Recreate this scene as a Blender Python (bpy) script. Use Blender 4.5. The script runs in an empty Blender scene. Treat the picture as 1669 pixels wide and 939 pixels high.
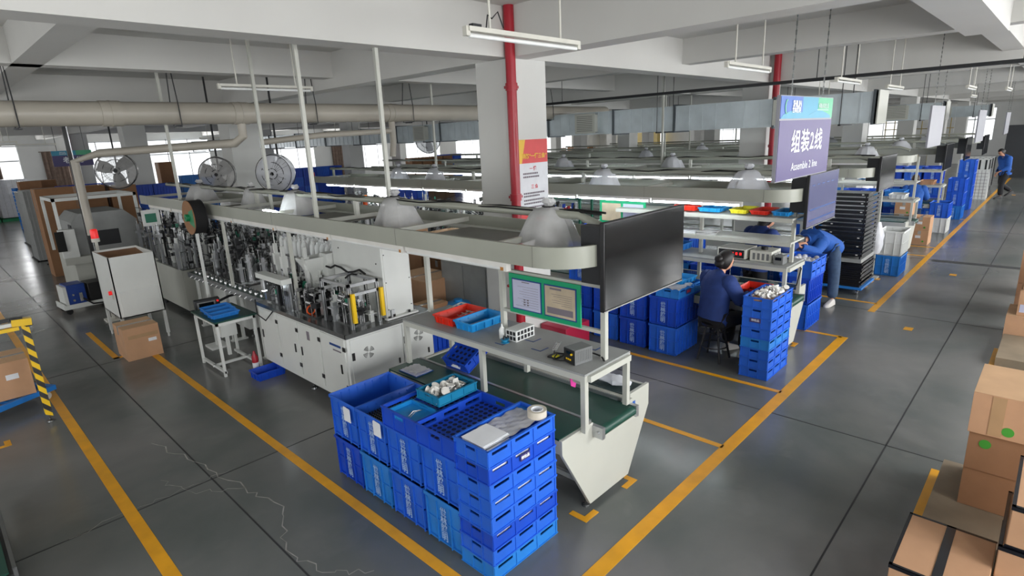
import bpy, math, random
from mathutils import Vector, Matrix
random.seed(7)
C = bpy.context.scene.collection
R = math.radians
PI = math.pi

# ---------------------------------------------------------------- camera, world, light
scn = bpy.context.scene
scn.view_settings.view_transform = 'Standard'
scn.view_settings.look = 'None'
scn.view_settings.gamma = 1.0
scn.view_settings.use_curve_mapping = False
scn.view_settings.exposure = 0.4
scn.cycles.use_denoising = True
scn.cycles.max_bounces = 7
scn.cycles.diffuse_bounces = 4
scn.cycles.glossy_bounces = 3
scn.cycles.transmission_bounces = 4
scn.cycles.transparent_max_bounces = 8
scn.cycles.caustics_reflective = False
scn.cycles.caustics_refractive = False
scn.cycles.sample_clamp_indirect = 4.0
yaw, pitch, roll, foc = 0.7713884, 0.2585791, -0.0440563, 930.86
F = Vector((math.cos(yaw)*math.cos(pitch), math.sin(yaw)*math.cos(pitch), -math.sin(pitch)))
r0 = Vector((math.sin(yaw), -math.cos(yaw), 0)); u0 = r0.cross(F)
rv = math.cos(roll)*r0 + math.sin(roll)*u0
uv = -math.sin(roll)*r0 + math.cos(roll)*u0
cam = bpy.data.cameras.new('camera'); camo = bpy.data.objects.new('camera', cam); C.objects.link(camo)
M = Matrix.Identity(4)
for i in range(3):
    M[i][0] = rv[i]; M[i][1] = uv[i]; M[i][2] = -F[i]
M[0][3], M[1][3], M[2][3] = 0, 0, 2.75
camo.matrix_world = M
cam.sensor_width = 36; cam.lens = 36*foc/1669; cam.clip_start = .05; cam.clip_end = 300
scn.camera = camo

RX0, RX1, RY0, RY1, CEIL = -4.0, 54.0, -3.2, 38.0, 4.15     # the hall
WIN_BACK = [(1.2, 4.2), (6.3, 8.7), (9.8, 13.2), (16.5, 20), (23, 26.3), (27.8, 31.2), (33, 36), (38, 42), (45, 49)]   # far-left wall
WIN_SIDE = [(-2.8, -.2), (1, 3.8), (5.2, 8.2), (9.4, 12.4), (13.6, 16.6), (18, 21), (22.4, 25.4), (27, 30), (32, 35), (38, 41), (44, 47)]        # wall beyond the aisle
WIN_NEAR = [(2, 5.5), (8, 11.5), (15, 19), (24, 28)]          # wall behind the photographer, unseen windows added for fill light
WIN_FAR = [(4.2, 6.5), (9, 12), (15, 18), (22, 26), (30, 34)]

w = bpy.data.worlds.new('world'); scn.world = w; w.use_nodes = True
w.node_tree.nodes['Background'].inputs[0].default_value = (.95, .98, 1, 1)
w.node_tree.nodes['Background'].inputs[1].default_value = 1.2

def window_light(name, loc, rot, sx, sy, power, col=(.99, .995, 1)):
    l = bpy.data.lights.new(name, 'AREA'); l.shape = 'RECTANGLE'; l.size = sx; l.size_y = sy
    l.energy = power*sx*sy; l.color = col
    o = bpy.data.objects.new(name, l); C.objects.link(o); o.location = loc; o.rotation_euler = rot
    return o
for a, b in WIN_BACK:
    window_light('window_daylight', ((a+b)/2, RY1+.22, 2.2), (R(-90), 0, 0), b-a, 2.5, 32)
for a, b in WIN_SIDE:
    window_light('window_daylight', ((a+b)/2, RY0-.85, 2.35), (R(58), 0, 0), b-a, 2.6, 39 if a < 10 else 36)
for a, b in WIN_NEAR:
    window_light('window_daylight', (RX0-.22, (a+b)/2, 2.3), (0, R(-90), 0), 2.2, b-a, 10)  # unseen fill lamps, added to lift faces turned to the camera
for a, b in WIN_FAR:
    window_light('window_daylight', (RX1+.22, (a+b)/2, 2.2), (0, R(90), 0), 2.3, b-a, 12)

# ---------------------------------------------------------------- materials
def lin(c):
    c = c/255
    return c/12.92 if c <= .04045 else ((c+.055)/1.055)**2.4
MATS = {}
def mat(name, rgb, rough=.5, metal=0, var=.06, scale=6, emit=0, alpha=1, bump=0, spec=.5, rvar=0):
    m = bpy.data.materials.new(name); m.use_nodes = True; nt = m.node_tree; b = nt.nodes['Principled BSDF']
    col = tuple(lin(v) for v in rgb)
    b.inputs['Roughness'].default_value = rough; b.inputs['Metallic'].default_value = metal
    b.inputs['Specular IOR Level'].default_value = spec
    tc = nt.nodes.new('ShaderNodeTexCoord')
    no = nt.nodes.new('ShaderNodeTexNoise'); no.inputs['Scale'].default_value = scale; no.inputs['Detail'].default_value = 5
    nt.links.new(tc.outputs['Object'], no.inputs['Vector'])
    rp = nt.nodes.new('ShaderNodeValToRGB')
    rp.color_ramp.elements[0].position = .3; rp.color_ramp.elements[1].position = .7
    rp.color_ramp.elements[0].color = tuple(max(0, v*(1-var)) for v in col)+(1,)
    rp.color_ramp.elements[1].color = tuple(min(1, v*(1+var)) for v in col)+(1,)
    nt.links.new(no.outputs['Fac'], rp.inputs['Fac']); nt.links.new(rp.outputs['Color'], b.inputs['Base Color'])
    if rvar:
        mr = nt.nodes.new('ShaderNodeMapRange'); mr.inputs['To Min'].default_value = max(.02, rough-rvar); mr.inputs['To Max'].default_value = rough+rvar
        nt.links.new(no.outputs['Fac'], mr.inputs['Value']); nt.links.new(mr.outputs['Result'], b.inputs['Roughness'])
    if bump:
        bp = nt.nodes.new('ShaderNodeBump'); bp.inputs['Strength'].default_value = bump; bp.inputs['Distance'].default_value = .02
        nt.links.new(no.outputs['Fac'], bp.inputs['Height']); nt.links.new(bp.outputs['Normal'], b.inputs['Normal'])
    if emit:
        b.inputs['Emission Color'].default_value = col+(1,); b.inputs['Emission Strength'].default_value = emit
    if alpha < 1: b.inputs['Alpha'].default_value = alpha
    MATS[name] = m
    return m
mat('wall_paint', (216, 217, 216), .8, scale=1.5, var=.03)
mat('ceiling_paint', (206, 205, 201), .85, scale=1, var=.03)
mat('column_paint', (216, 216, 212), .7, scale=1.2, var=.04)
mat('curtain', (124, 106, 96), .9, scale=8, var=.2)
mat('yellow_paint', (226, 160, 24), .4, scale=5, var=.12, rvar=.1)
mat('joint', (44, 45, 46), .8)
mat('crack', (140, 137, 132), .8, scale=9, var=.4)
mat('white_powder', (218, 220, 216), .4, scale=3, var=.03)
mat('cream_powder', (188, 189, 180), .42, scale=2, var=.04)
mat('hood_metal', (154, 156, 144), .35, scale=1.5, var=.05, spec=.6)
mat('hood_inner', (120, 120, 114), .5)
mat('galvanised', (196, 206, 210), .36, .2, scale=3, var=.1, rvar=.08)
mat('duct_seam', (92, 98, 102), .5, .6)
mat('aluminium', (190, 192, 194), .3, .85, scale=4, var=.06)
mat('steel_plate', (120, 122, 122), .22, .8, scale=4, var=.1, rvar=.08)
mat('dark_metal', (42, 43, 45), .45, .4)
mat('black_plastic', (18, 18, 20), .4)
mat('rubber', (22, 22, 23), .8)
mat('screen', (14, 15, 17), .09, spec=1.0, var=.02)
mat('screen_lit', (52, 54, 96), .25, emit=.3, var=.02)
mat('belt_green', (18, 66, 54), .38, scale=4, var=.12, rvar=.08)
mat('glass_dark', (50, 66, 66), .15)
mat('blue_crate', (40, 100, 208), .42, scale=3, var=.1, spec=.4)
mat('deep_blue_crate', (26, 74, 190), .42, scale=3, var=.12, spec=.4)
mat('sky_blue_crate', (42, 124, 206), .42, scale=3, var=.1, spec=.4)
mat('hole_shade', (6, 14, 60), .7)  # shade inside the holes, painted as dark discs on the plate
mat('white_crate', (214, 216, 214), .5, scale=3, var=.05)
mat('red_tray', (212, 44, 24), .4)
mat('light_blue_tray', (30, 140, 208), .4)
mat('teal_tray', (20, 120, 160), .4)
mat('yellow_tray', (210, 200, 40), .5)
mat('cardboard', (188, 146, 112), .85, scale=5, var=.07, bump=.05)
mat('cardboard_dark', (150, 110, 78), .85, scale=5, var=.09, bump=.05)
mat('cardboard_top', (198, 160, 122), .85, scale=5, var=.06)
mat('tape', (196, 160, 120), .25, alpha=.75)
mat('fan_film', (214, 212, 210), .35, alpha=.4, var=.1, scale=9, bump=.4)
mat('tape_winding', (208, 200, 184), .3)
mat('clear_tape', (200, 200, 196), .15, alpha=.5)
mat('black_band', (16, 18, 26), .2)
mat('green_dot', (66, 150, 50), .6)
mat('paper', (226, 228, 232), .7)
mat('paper_tan', (190, 174, 148), .6, scale=9, var=.12)
mat('paper_lilac', (190, 192, 214), .5, var=.03)
mat('poster_red', (214, 66, 66), .5)
mat('poster_yellow', (236, 190, 50), .5)
mat('text_grey', (120, 112, 120), .7)
mat('text_red', (206, 50, 60), .7)
mat('text_white', (240, 242, 246), .5)
mat('crate_print', (150, 180, 226), .6)
mat('text_black', (30, 30, 34), .6)
mat('board_green', (0, 158, 106), .45)
mat('board_blue', (24, 66, 130), .45)
mat('red_paint', (164, 22, 40), .35)
mat('fire_cabinet', (170, 34, 64), .4)
mat('sign_purple', (60, 42, 108), .4, var=.02)
mat('sign_back', (138, 138, 146), .4, var=.02)
mat('sign_blue', (34, 92, 176), .4)
mat('sign_teal', (46, 146, 178), .4)
mat('sign_green', (74, 176, 130), .4)
mat('sign_dark_purple', (66, 58, 112), .4, var=.02)
mat('plastic_film', (206, 206, 206), .3, alpha=.72, var=.1, scale=9, bump=.5)
mat('film_white', (228, 230, 236), .3, alpha=.8, var=.06, scale=9, bump=.5)
mat('pipe_pvc', (176, 170, 158), .4, scale=1.2, var=.1)
mat('tube_off', (230, 232, 230), .25)
mat('tube_on', (240, 250, 255), .3, emit=24)
mat('lamp_case', (206, 204, 194), .4)
mat('copper', (180, 120, 50), .4)
mat('skin', (206, 152, 124), .55, scale=20, var=.04)
mat('hair', (22, 18, 18), .5, scale=40, var=.4)
mat('hair_brown', (52, 32, 26), .5, scale=40, var=.4)
mat('jacket_navy', (24, 50, 110), .8, scale=14, var=.12, bump=.25)
mat('jacket_blue', (30, 84, 164), .8, scale=14, var=.12, bump=.25)
mat('jeans', (58, 78, 104), .85, scale=16, var=.2, bump=.2)
mat('trousers_black', (22, 22, 26), .8)
mat('shoe_white', (210, 206, 200), .6)
mat('shoe_dark', (30, 30, 32), .6)
mat('lip', (150, 80, 76), .5)
mat('beacon_red', (220, 24, 24), .3, emit=.4)
mat('lamp_orange', (255, 120, 20), .3, emit=4)
mat('lamp_green', (30, 220, 120), .3, emit=2.5)
mat('dull_orange', (220, 84, 24), .4)
mat('dull_green', (20, 130, 80), .4)
mat('warn_yellow', (240, 196, 20), .4)
mat('weld_blue', (22, 60, 140), .4)
mat('red_display', (230, 30, 30), .3, emit=1.5)
mat('instrument', (206, 206, 196), .5)
mat('grey_instrument', (110, 112, 112), .45)
mat('pcb_green', (24, 110, 84), .5)
mat('vial_white', (222, 224, 222), .35)
mat('wood', (130, 116, 96), .8, scale=3, var=.15)
mat('lamp_white', (226, 224, 218), .35)
mat('silver', (196, 196, 196), .25, .9)
mat('stair_yellow', (196, 174, 110), .5)
mat('cabinet_dark', (52, 54, 58), .5)
mat('cabinet_grey', (150, 152, 150), .5)
mat('tree_green', (96, 120, 84), .9)
mat('magenta', (210, 60, 150), .5)

def floor_material():
    m = bpy.data.materials.new('epoxy_floor'); m.use_nodes = True; nt = m.node_tree; b = nt.nodes['Principled BSDF']
    tc = nt.nodes.new('ShaderNodeTexCoord')
    def noise(s, d, dist=0):
        n = nt.nodes.new('ShaderNodeTexNoise'); n.inputs['Scale'].default_value = s; n.inputs['Detail'].default_value = d; n.inputs['Distortion'].default_value = dist
        nt.links.new(tc.outputs['Object'], n.inputs['Vector']); return n
    n1 = noise(.45, 10, .25); n2 = noise(1.3, 5, .1); n3 = noise(2.2, 12, .35)
    rp = nt.nodes.new('ShaderNodeValToRGB')
    rp.color_ramp.elements[0].position = .38; rp.color_ramp.elements[0].color = (.1, .112, .107, 1)
    rp.color_ramp.elements[1].position = .64; rp.color_ramp.elements[1].color = (.2, .194, .186, 1)
    nt.links.new(n1.outputs['Fac'], rp.inputs['Fac'])
    sc = nt.nodes.new('ShaderNodeValToRGB')
    sc.color_ramp.elements[0].position = .58; sc.color_ramp.elements[0].color = (0, 0, 0, 1)
    sc.color_ramp.elements[1].position = .86; sc.color_ramp.elements[1].color = (1, 1, 1, 1)
    nt.links.new(n3.outputs['Fac'], sc.inputs['Fac'])
    mx = nt.nodes.new('ShaderNodeMix'); mx.data_type = 'RGBA'; mx.inputs['B'].default_value = (.2, .2, .195, 1)
    ml = nt.nodes.new('ShaderNodeMath'); ml.operation = 'MULTIPLY'; ml.inputs[1].default_value = .6
    nt.links.new(sc.outputs['Color'], ml.inputs[0]); nt.links.new(ml.outputs[0], mx.inputs['Factor'])
    nt.links.new(rp.outputs['Color'], mx.inputs['A']); nt.links.new(mx.outputs['Result'], b.inputs['Base Color'])
    mr = nt.nodes.new('ShaderNodeMapRange'); mr.inputs['To Min'].default_value = .15; mr.inputs['To Max'].default_value = .29
    nt.links.new(n2.outputs['Fac'], mr.inputs['Value']); nt.links.new(mr.outputs['Result'], b.inputs['Roughness'])
    bp = nt.nodes.new('ShaderNodeBump'); bp.inputs['Strength'].default_value = .03; bp.inputs['Distance'].default_value = .02
    nt.links.new(n2.outputs['Fac'], bp.inputs['Height']); nt.links.new(bp.outputs['Normal'], b.inputs['Normal'])
    b.inputs['Specular IOR Level'].default_value = .55
    MATS['epoxy_floor'] = m
floor_material()

# ---------------------------------------------------------------- mesh building
class MB:
    def __init__(s): s.v = []; s.f = []; s.m = []
    def add(s, vs, fs, mi=0):
        k = len(s.v); s.v += [tuple(v) for v in vs]
        for f in fs: s.f.append(tuple(i+k for i in f)); s.m.append(mi)
        return s
    def box(s, x0, y0, z0, x1, y1, z1, mi=0):
        v = [(x0, y0, z0), (x1, y0, z0), (x1, y1, z0), (x0, y1, z0), (x0, y0, z1), (x1, y0, z1), (x1, y1, z1), (x0, y1, z1)]
        return s.add(v, [(3, 2, 1, 0), (4, 5, 6, 7), (0, 1, 5, 4), (1, 2, 6, 5), (2, 3, 7, 6), (3, 0, 4, 7)], mi)
    def rbox(s, c, d, rz=0, mi=0, ry=0):
        m = Matrix.Translation(c) @ Matrix.Rotation(rz, 4, 'Z') @ Matrix.Rotation(ry, 4, 'Y')
        a, b, h = d[0]/2, d[1]/2, d[2]/2
        v = [m @ Vector(p) for p in ((-a, -b, -h), (a, -b, -h), (a, b, -h), (-a, b, -h), (-a, -b, h), (a, -b, h), (a, b, h), (-a, b, h))]
        return s.add(v, [(3, 2, 1, 0), (4, 5, 6, 7), (0, 1, 5, 4), (1, 2, 6, 5), (2, 3, 7, 6), (3, 0, 4, 7)], mi)
    def cyl(s, p, q, r, n=12, r2=None, mi=0, caps=True):
        p = Vector(p); q = Vector(q); r2 = r if r2 is None else r2
        d = (q-p).normalized(); a = d.orthogonal().normalized(); b = d.cross(a)
        vs = []
        for c, rr in ((p, r), (q, r2)):
            for i in range(n):
                t = 2*PI*i/n; vs.append(c + a*math.cos(t)*rr + b*math.sin(t)*rr)
        fs = [(i, (i+1) % n, n+(i+1) % n, n+i) for i in range(n)]
        if caps: fs += [tuple(range(n-1, -1, -1)), tuple(range(n, 2*n))]
        return s.add(vs, fs, mi)
    def tube(s, pts, r, n=8, mi=0, closed=False):
        pts = [Vector(p) for p in pts]; k = len(pts); vs = []; fs = []
        up = None
        for i, p in enumerate(pts):
            t = (pts[min(i+1, k-1)]-pts[max(i-1, 0)])
            if t.length < 1e-9: t = Vector((0, 0, 1))
            t.normalize()
            a = t.orthogonal().normalized() if up is None else (up - t*up.dot(t)).normalized()
            up = a; b = t.cross(a)
            rr = r[i] if isinstance(r, (list, tuple)) else r
            for j in range(n):
                w_ = 2*PI*j/n; vs.append(p + a*math.cos(w_)*rr + b*math.sin(w_)*rr)
        for i in range(k-1):
            for j in range(n):
                fs.append((i*n+j, i*n+(j+1) % n, (i+1)*n+(j+1) % n, (i+1)*n+j))
        fs += [tuple(range(n-1, -1, -1)), tuple(range((k-1)*n, k*n))]
        return s.add(vs, fs, mi)
    def prism(s, poly, axis, a, b, mi=0):
        # poly: 2-D points in the plane of the other two axes
        def P(p, t):
            return {'x': (t, p[0], p[1]), 'y': (p[0], t, p[1]), 'z': (p[0], p[1], t)}[axis]
        n = len(poly); vs = [P(p, a) for p in poly] + [P(p, b) for p in poly]
        fs = [(i, (i+1) % n, n+(i+1) % n, n+i) for i in range(n)] + [tuple(range(n-1, -1, -1)), tuple(range(n, 2*n))]
        return s.add(vs, fs, mi)
    def lathe(s, prof, c=(0, 0, 0), n=16, mi=0):
        vs = []; fs = []; k = len(prof)
        for r_, z in prof:
            for j in range(n):
                t = 2*PI*j/n; vs.append((c[0]+r_*math.cos(t), c[1]+r_*math.sin(t), c[2]+z))
        for i in range(k-1):
            for j in range(n):
                fs.append((i*n+j, i*n+(j+1) % n, (i+1)*n+(j+1) % n, (i+1)*n+j))
        fs += [tuple(range(n-1, -1, -1)), tuple(range((k-1)*n, k*n))]
        return s.add(vs, fs, mi)
    def ball(s, c, r, n=10, m=7, mi=0):
        if not isinstance(r, (tuple, list)): r = (r, r, r)
        vs = [(c[0], c[1], c[2]-r[2])]; fs = []
        for i in range(1, m):
            a = -PI/2+PI*i/m
            for j in range(n):
                t = 2*PI*j/n; vs.append((c[0]+r[0]*math.cos(a)*math.cos(t), c[1]+r[1]*math.cos(a)*math.sin(t), c[2]+r[2]*math.sin(a)))
        vs.append((c[0], c[1], c[2]+r[2]))
        for j in range(n): fs.append((0, 1+(j+1) % n, 1+j))
        for i in range(m-2):
            for j in range(n):
                fs.append((1+i*n+j, 1+i*n+(j+1) % n, 1+(i+1)*n+(j+1) % n, 1+(i+1)*n+j))
        k = len(vs)-1; b0 = 1+(m-2)*n
        for j in range(n): fs.append((k, b0+j, b0+(j+1) % n))
        return s.add(vs, fs, mi)
    def loft(s, rings, mi=0, caps=True):
        n = len(rings[0]); vs = [p for r_ in rings for p in r_]; fs = []
        for i in range(len(rings)-1):
            for j in range(n):
                fs.append((i*n+j, i*n+(j+1) % n, (i+1)*n+(j+1) % n, (i+1)*n+j))
        if caps: fs += [tuple(range(n-1, -1, -1)), tuple(range((len(rings)-1)*n, len(rings)*n))]
        return s.add(vs, fs, mi)
    def mesh(s, name, mats):
        me = bpy.data.meshes.new(name); me.from_pydata(s.v, [], s.f)
        for m_ in (mats if isinstance(mats, (list, tuple)) else [mats]): me.materials.append(MATS[m_])
        me.polygons.foreach_set('material_index', s.m)
        me.polygons.foreach_set('use_smooth', [True]*len(s.f))
        me.update()
        try: me.set_sharp_from_angle(angle=R(38))
        except Exception: pass
        return me
def link(name, me, parent=None, loc=None, rot=None):
    o = bpy.data.objects.new(name, me); C.objects.link(o)
    if parent is not None: o.parent = parent
    if loc is not None: o.location = loc
    if rot is not None: o.rotation_euler = rot
    return o
def obj(name, mb, mats, parent=None, loc=None, rot=None, bevel=0):
    o = link(name, mb.mesh(name, mats), parent, loc, rot)
    if bevel:
        b = o.modifiers.new('edge', 'BEVEL'); b.width = bevel; b.segments = 2; b.limit_method = 'ANGLE'
    return o
def tag(o, label, cat, group=None):
    o['label'] = label; o['category'] = cat
    if group: o['group'] = group
    return o
def thing(name, label, cat, loc=(0, 0, 0), rz=0, group=None):
    o = bpy.data.objects.new(name, None); C.objects.link(o); o.empty_display_size = .05
    o.location = loc; o.rotation_euler = (0, 0, rz)
    return tag(o, label, cat, group)
def struct(name, mb, mats, parent=None, bevel=0):
    o = obj(name, mb, mats, parent, bevel=bevel)
    if parent is None: o['kind'] = 'structure'
    return o
KIDS = {}
def children(o): return [c for c in bpy.data.objects if c.parent == o]
def snap(o): return (o, [snap(c) for c in children(o)])          # remember a thing with its parts, for fast copying
def dup(tree, loc=None, rz=None, label=None, group=None, parent=None, skip=()):
    src, kids = tree
    c = src.copy(); C.objects.link(c)
    if parent is not None: c.parent = parent
    if loc is not None: c.location = loc
    if rz is not None: c.rotation_euler = (0, 0, rz)
    if label: c['label'] = label
    if group: c['group'] = group
    for k in kids:
        if k[0].name.split('.')[0] in skip: continue
        dup(k, parent=c)
    return c
TXT = {}
def text(body, size, mname, parent, loc, facing='-y', name='lettering', rot=None, space=1.0, bold=0, line=1.0, sx=1):
    key = (body, size, mname, bold, line, sx, space)
    if key not in TXT:
        c = bpy.data.curves.new('lettering', 'FONT'); c.body = body; c.size = size; c.align_x = 'CENTER'; c.align_y = 'CENTER'
        c.resolution_u = 2; c.extrude = .001; c.offset = bold; c.space_character = space; c.space_line = line
        t = bpy.data.objects.new('t', c); C.objects.link(t)
        me = bpy.data.meshes.new_from_object(t.evaluated_get(bpy.context.evaluated_depsgraph_get()))
        bpy.data.objects.remove(t)
        if sx != 1:
            for v in me.vertices: v.co.x *= sx
        me.materials.clear(); me.materials.append(MATS[mname]); TXT[key] = me
    rr = {'-y': (R(90), 0, 0), '-x': (R(90), 0, R(-90)), '+z': (0, 0, 0), '+z90': (0, 0, R(-90)), '+y': (R(90), 0, R(180))}[facing] if rot is None else rot
    return link(name, TXT[key], parent, loc, rr)
def put_text(mb, body, size, origin, facing, mi, bold=0, line=1.0, sx=1, res=1):
    key = ('flat', body, size, bold, line, sx, res)
    if key not in TXT:
        c = bpy.data.curves.new('lettering', 'FONT'); c.body = body; c.size = size; c.align_x = 'CENTER'; c.align_y = 'CENTER'
        c.resolution_u = res; c.offset = bold; c.space_line = line
        t = bpy.data.objects.new('t', c); C.objects.link(t)
        me = bpy.data.meshes.new_from_object(t.evaluated_get(bpy.context.evaluated_depsgraph_get()))
        bpy.data.objects.remove(t)
        TXT[key] = ([(v.co.x*sx, v.co.y) for v in me.vertices], [tuple(p.vertices) for p in me.polygons])
    vs, fs = TXT[key]
    ox, oy, oz = origin
    T = {'-y': lambda a, b: (ox+a, oy, oz+b), '-x': lambda a, b: (ox, oy-a, oz+b), '+z': lambda a, b: (ox+a, oy+b, oz),
         '+y': lambda a, b: (ox-a, oy, oz+b), '+x': lambda a, b: (ox, oy+a, oz+b)}[facing]
    mb.add([T(a, b) for a, b in vs], fs, mi)
# ---------------------------------------------------------------- the hall
m = MB(); m.box(RX0-.3, RY0-.3, -.2, RX1+.3, RY1+.3, 0)
floor = struct('floor', m, 'epoxy_floor')
m = MB(); m.box(RX0-.3, RY0-.3, CEIL, RX1+.3, RY1+.3, CEIL+.2)
struct('ceiling', m, 'ceiling_paint')

pane = bpy.data.materials.new('window_glass'); pane.use_nodes = True
pb = pane.node_tree.nodes['Principled BSDF']; pb.inputs['Base Color'].default_value = (.9, .95, .97, 1); pb.inputs['Roughness'].default_value = .05; pb.inputs['Alpha'].default_value = .1
MATS['window_glass'] = pane
nwin = [0]
def wall(name, fixed, a0, a1, wins, axis, z0, z1, th):
    # axis: the axis the wall runs along; fixed: (inner, outer) coordinate across it
    m = MB(); lo, hi = min(fixed), max(fixed)
    def bx(a, b, c, d):
        if b-a < .001: return
        if axis == 'x': m.box(a, lo, c, b, hi, d)
        else: m.box(lo, a, c, hi, b, d)
    p = a0
    for a, b in wins:
        bx(p, a, 0, CEIL); bx(a, b, 0, z0); bx(a, b, z1, CEIL); p = b
    bx(p, a1, 0, CEIL)
    struct(name, m, 'wall_paint')
    mid = (lo+hi)/2
    for a, b in wins:
        nwin[0] += 1
        m = MB()
        def fx(u0, u1, c, d, t=.03):
            if axis == 'x': m.box(u0, mid-t, c, u1, mid+t, d)
            else: m.box(mid-t, u0, c, mid+t, u1, d)
        n = max(2, round((b-a)/1.1))
        fx(a, b, z0, z0+.06); fx(a, b, z1-.06, z1); fx(a, b, z1-.85, z1-.79)
        for i in range(n+1):
            u = a+(b-a)*i/n; fx(max(a, u-.03), min(b, u+.03), z0, z1)
        wd = struct('window_%d' % nwin[0], m, 'aluminium')
        g = MB()
        if axis == 'x': g.box(a+.03, mid-.004, z0+.06, b-.03, mid+.004, z1-.06)
        else: g.box(mid-.004, a+.03, z0+.06, mid+.004, b-.03, z1-.06)
        obj('window_pane', g, 'window_glass', wd)
wall('wall_back', (RY1, RY1+.2), RX0-.3, RX1+.3, WIN_BACK, 'x', .95, 3.45, .2)
wall('wall_side', (RY0, RY0-.2), RX0-.3, RX1+.3, WIN_SIDE, 'x', .7, 3.5, .2)
wall('wall_near', (RX0, RX0-.2), RY0, RY1, WIN_NEAR, 'y', 1.2, 3.4, .2)
wall('wall_far', (RX1, RX1+.2), RY0, RY1, WIN_FAR, 'y', 1.05, 3.35, .2)

# beams and columns on a 7.9 x 8.4 m grid
MX = [-2.88, 5.02, 12.92, 20.82, 28.72, 36.62, 44.52, 52.42]
MY = [4.78, 13.18, 21.58, 29.98]
bn = 0
for x in MX:
    m = MB(); m.box(x, RY0, 3.62, x+.32, RY1, CEIL+.02); struct('ceiling_beam', m, 'ceiling_paint')
for y in MY:
    m = MB(); m.box(RX0, y, 3.62, RX1, y+.32, CEIL+.02); struct('ceiling_beam', m, 'ceiling_paint')
for x in [1.1, 9.1, 17.0, 24.9, 32.8, 40.7]:
    m = MB(); m.box(x, RY0, 3.77, x+.28, RY1, CEIL+.02); struct('ceiling_beam', m, 'ceiling_paint')
for y in [.78, 8.62, 17.3, 25.8]:
    m = MB(); m.box(RX0, y, 3.77, RX1, y+.28, CEIL+.02)
    if y < 1: m.box(5.3, y-.06, 3.68, 9.1, y+.34, CEIL)
    struct('ceiling_beam', m, 'ceiling_paint')
for i, x in enumerate(MX[1:-1]):
    for j, y in enumerate(MY):
        m = MB(); m.box(x+.02, y+.01, 0, x+.66, y+.58, 3.64)
        struct('column', m, 'column_paint', bevel=.01)

# floor joints, cracks and yellow lines (painted on the floor)
m = MB()
for x in (-2.2, 1.28, 5.42, 9.6, 13.9, 18, 22.2, 26.4, 30.6): m.box(x, RY0, 0, x+.012, RY1, .0015)
for y in (-2.4, .79, 4.96, 9.1, 13.3, 17.5, 21.7, 25.9, 30.1): m.box(RX0, y, 0, RX1, y+.012, .0015)
m.box(13.75, RY0, 0, 13.95, 1.7, .002)
struct('floor_joint', m, 'joint', floor)
m = MB()
def crack(pts, w_):
    random.seed(int(pts[0][0]*100)); P_ = []
    for i in range(len(pts)-1):
        a = Vector(pts[i]); b = Vector(pts[i+1]); n = 7
        for k in range(n):
            t = k/n; j = .035 if k else 0
            P_.append((a.x+(b.x-a.x)*t+random.uniform(-j, j), a.y+(b.y-a.y)*t+random.uniform(-j, j)))
    P_.append(pts[-1])
    for i in range(len(P_)-1):
        a = Vector(P_[i]+(0,)) if len(P_[i]) == 2 else Vector(P_[i]); b = Vector(tuple(P_[i+1])+(0,))
        d = (b-a); d.normalize(); n = Vector((-d.y, d.x, 0))*w_*random.uniform(.2, .7)
        m.add([a-n+Vector((0, 0, .002)), b-n+Vector((0, 0, .002)), b+n+Vector((0, 0, .002)), a+n+Vector((0, 0, .002))], [(0, 1, 2, 3)])
crack([(1.12, 6.1), (1.28, 5.4), (1.42, 4.6), (1.52, 4.1), (1.30, 3.6), (1.36, 3.2), (1.60, 2.95)], .008)
crack([(1.5, 5.0), (1.15, 5.0), (.7, 5.0), (.2, 4.98)], .004)
crack([(1.42, 4.6), (1.1, 4.9), (.98, 5.3)], .005)
crack([(4.7, 2.9), (5.0, 3.2), (5.5, 3.0)], .005)
obj('floor_crack', m, 'crack', floor)
m = MB()
def yl(x0, y0, x1, y1): m.box(x0, y0, 0, x1, y1, .003)
yl(1.84, 1.77, 8.13, 1.88)          # aisle line
yl(9.52, 1.77, 34.4, 1.86)
yl(1.87, 1.86, 1.95, 8.9)           # left bay line
yl(.63, .6, .72, 16)                # far line of the left gangway
yl(4.49, 1.86, 4.55, 3.4)
yl(5.92, 1.86, 5.98, 14)
yl(8.08, 1.84, 8.14, 3.6); yl(9.98, 1.84, 10.04, 3.4); yl(14.2, 1.84, 14.26, 3.2); yl(15.25, 1.84, 15.31, 3.2); yl(20, 1.84, 20.06, 3)
yl(1.48, 9.2, 1.55, 11.0); yl(1.48, 9.2, 1.68, 9.26)
yl(3.9, .385, 5.25, .445); yl(7.6, .28, 8.75, .33)
for (x, y, sx, sy) in ((2.9, 2.17, 1, 1), (3.6, 2.17, -1, 1), (6.85, 2.2, 1, 1), (7.55, 2.2, -1, 1), (10.9, 2.2, 1, 1), (11.5, 2.2, -1, 1), (.18, 7.2, -1, 1)):
    a, b = sorted((x, x+sx*.16)); c, d = sorted((y, y+sy*.05)); yl(a, c, b, d)
    a, b = sorted((x, x+sx*.05)); c, d = sorted((y+sy*.05, y+sy*.16)); yl(a, c, b, d)
for x, y in ((12.62, 1.17), (26.9, 1.2), (11.6, 2.15), (8.9, 1.2)): yl(x, y, x+.14, y+.1)
struct('yellow_line', m, 'yellow_paint', floor)

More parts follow.
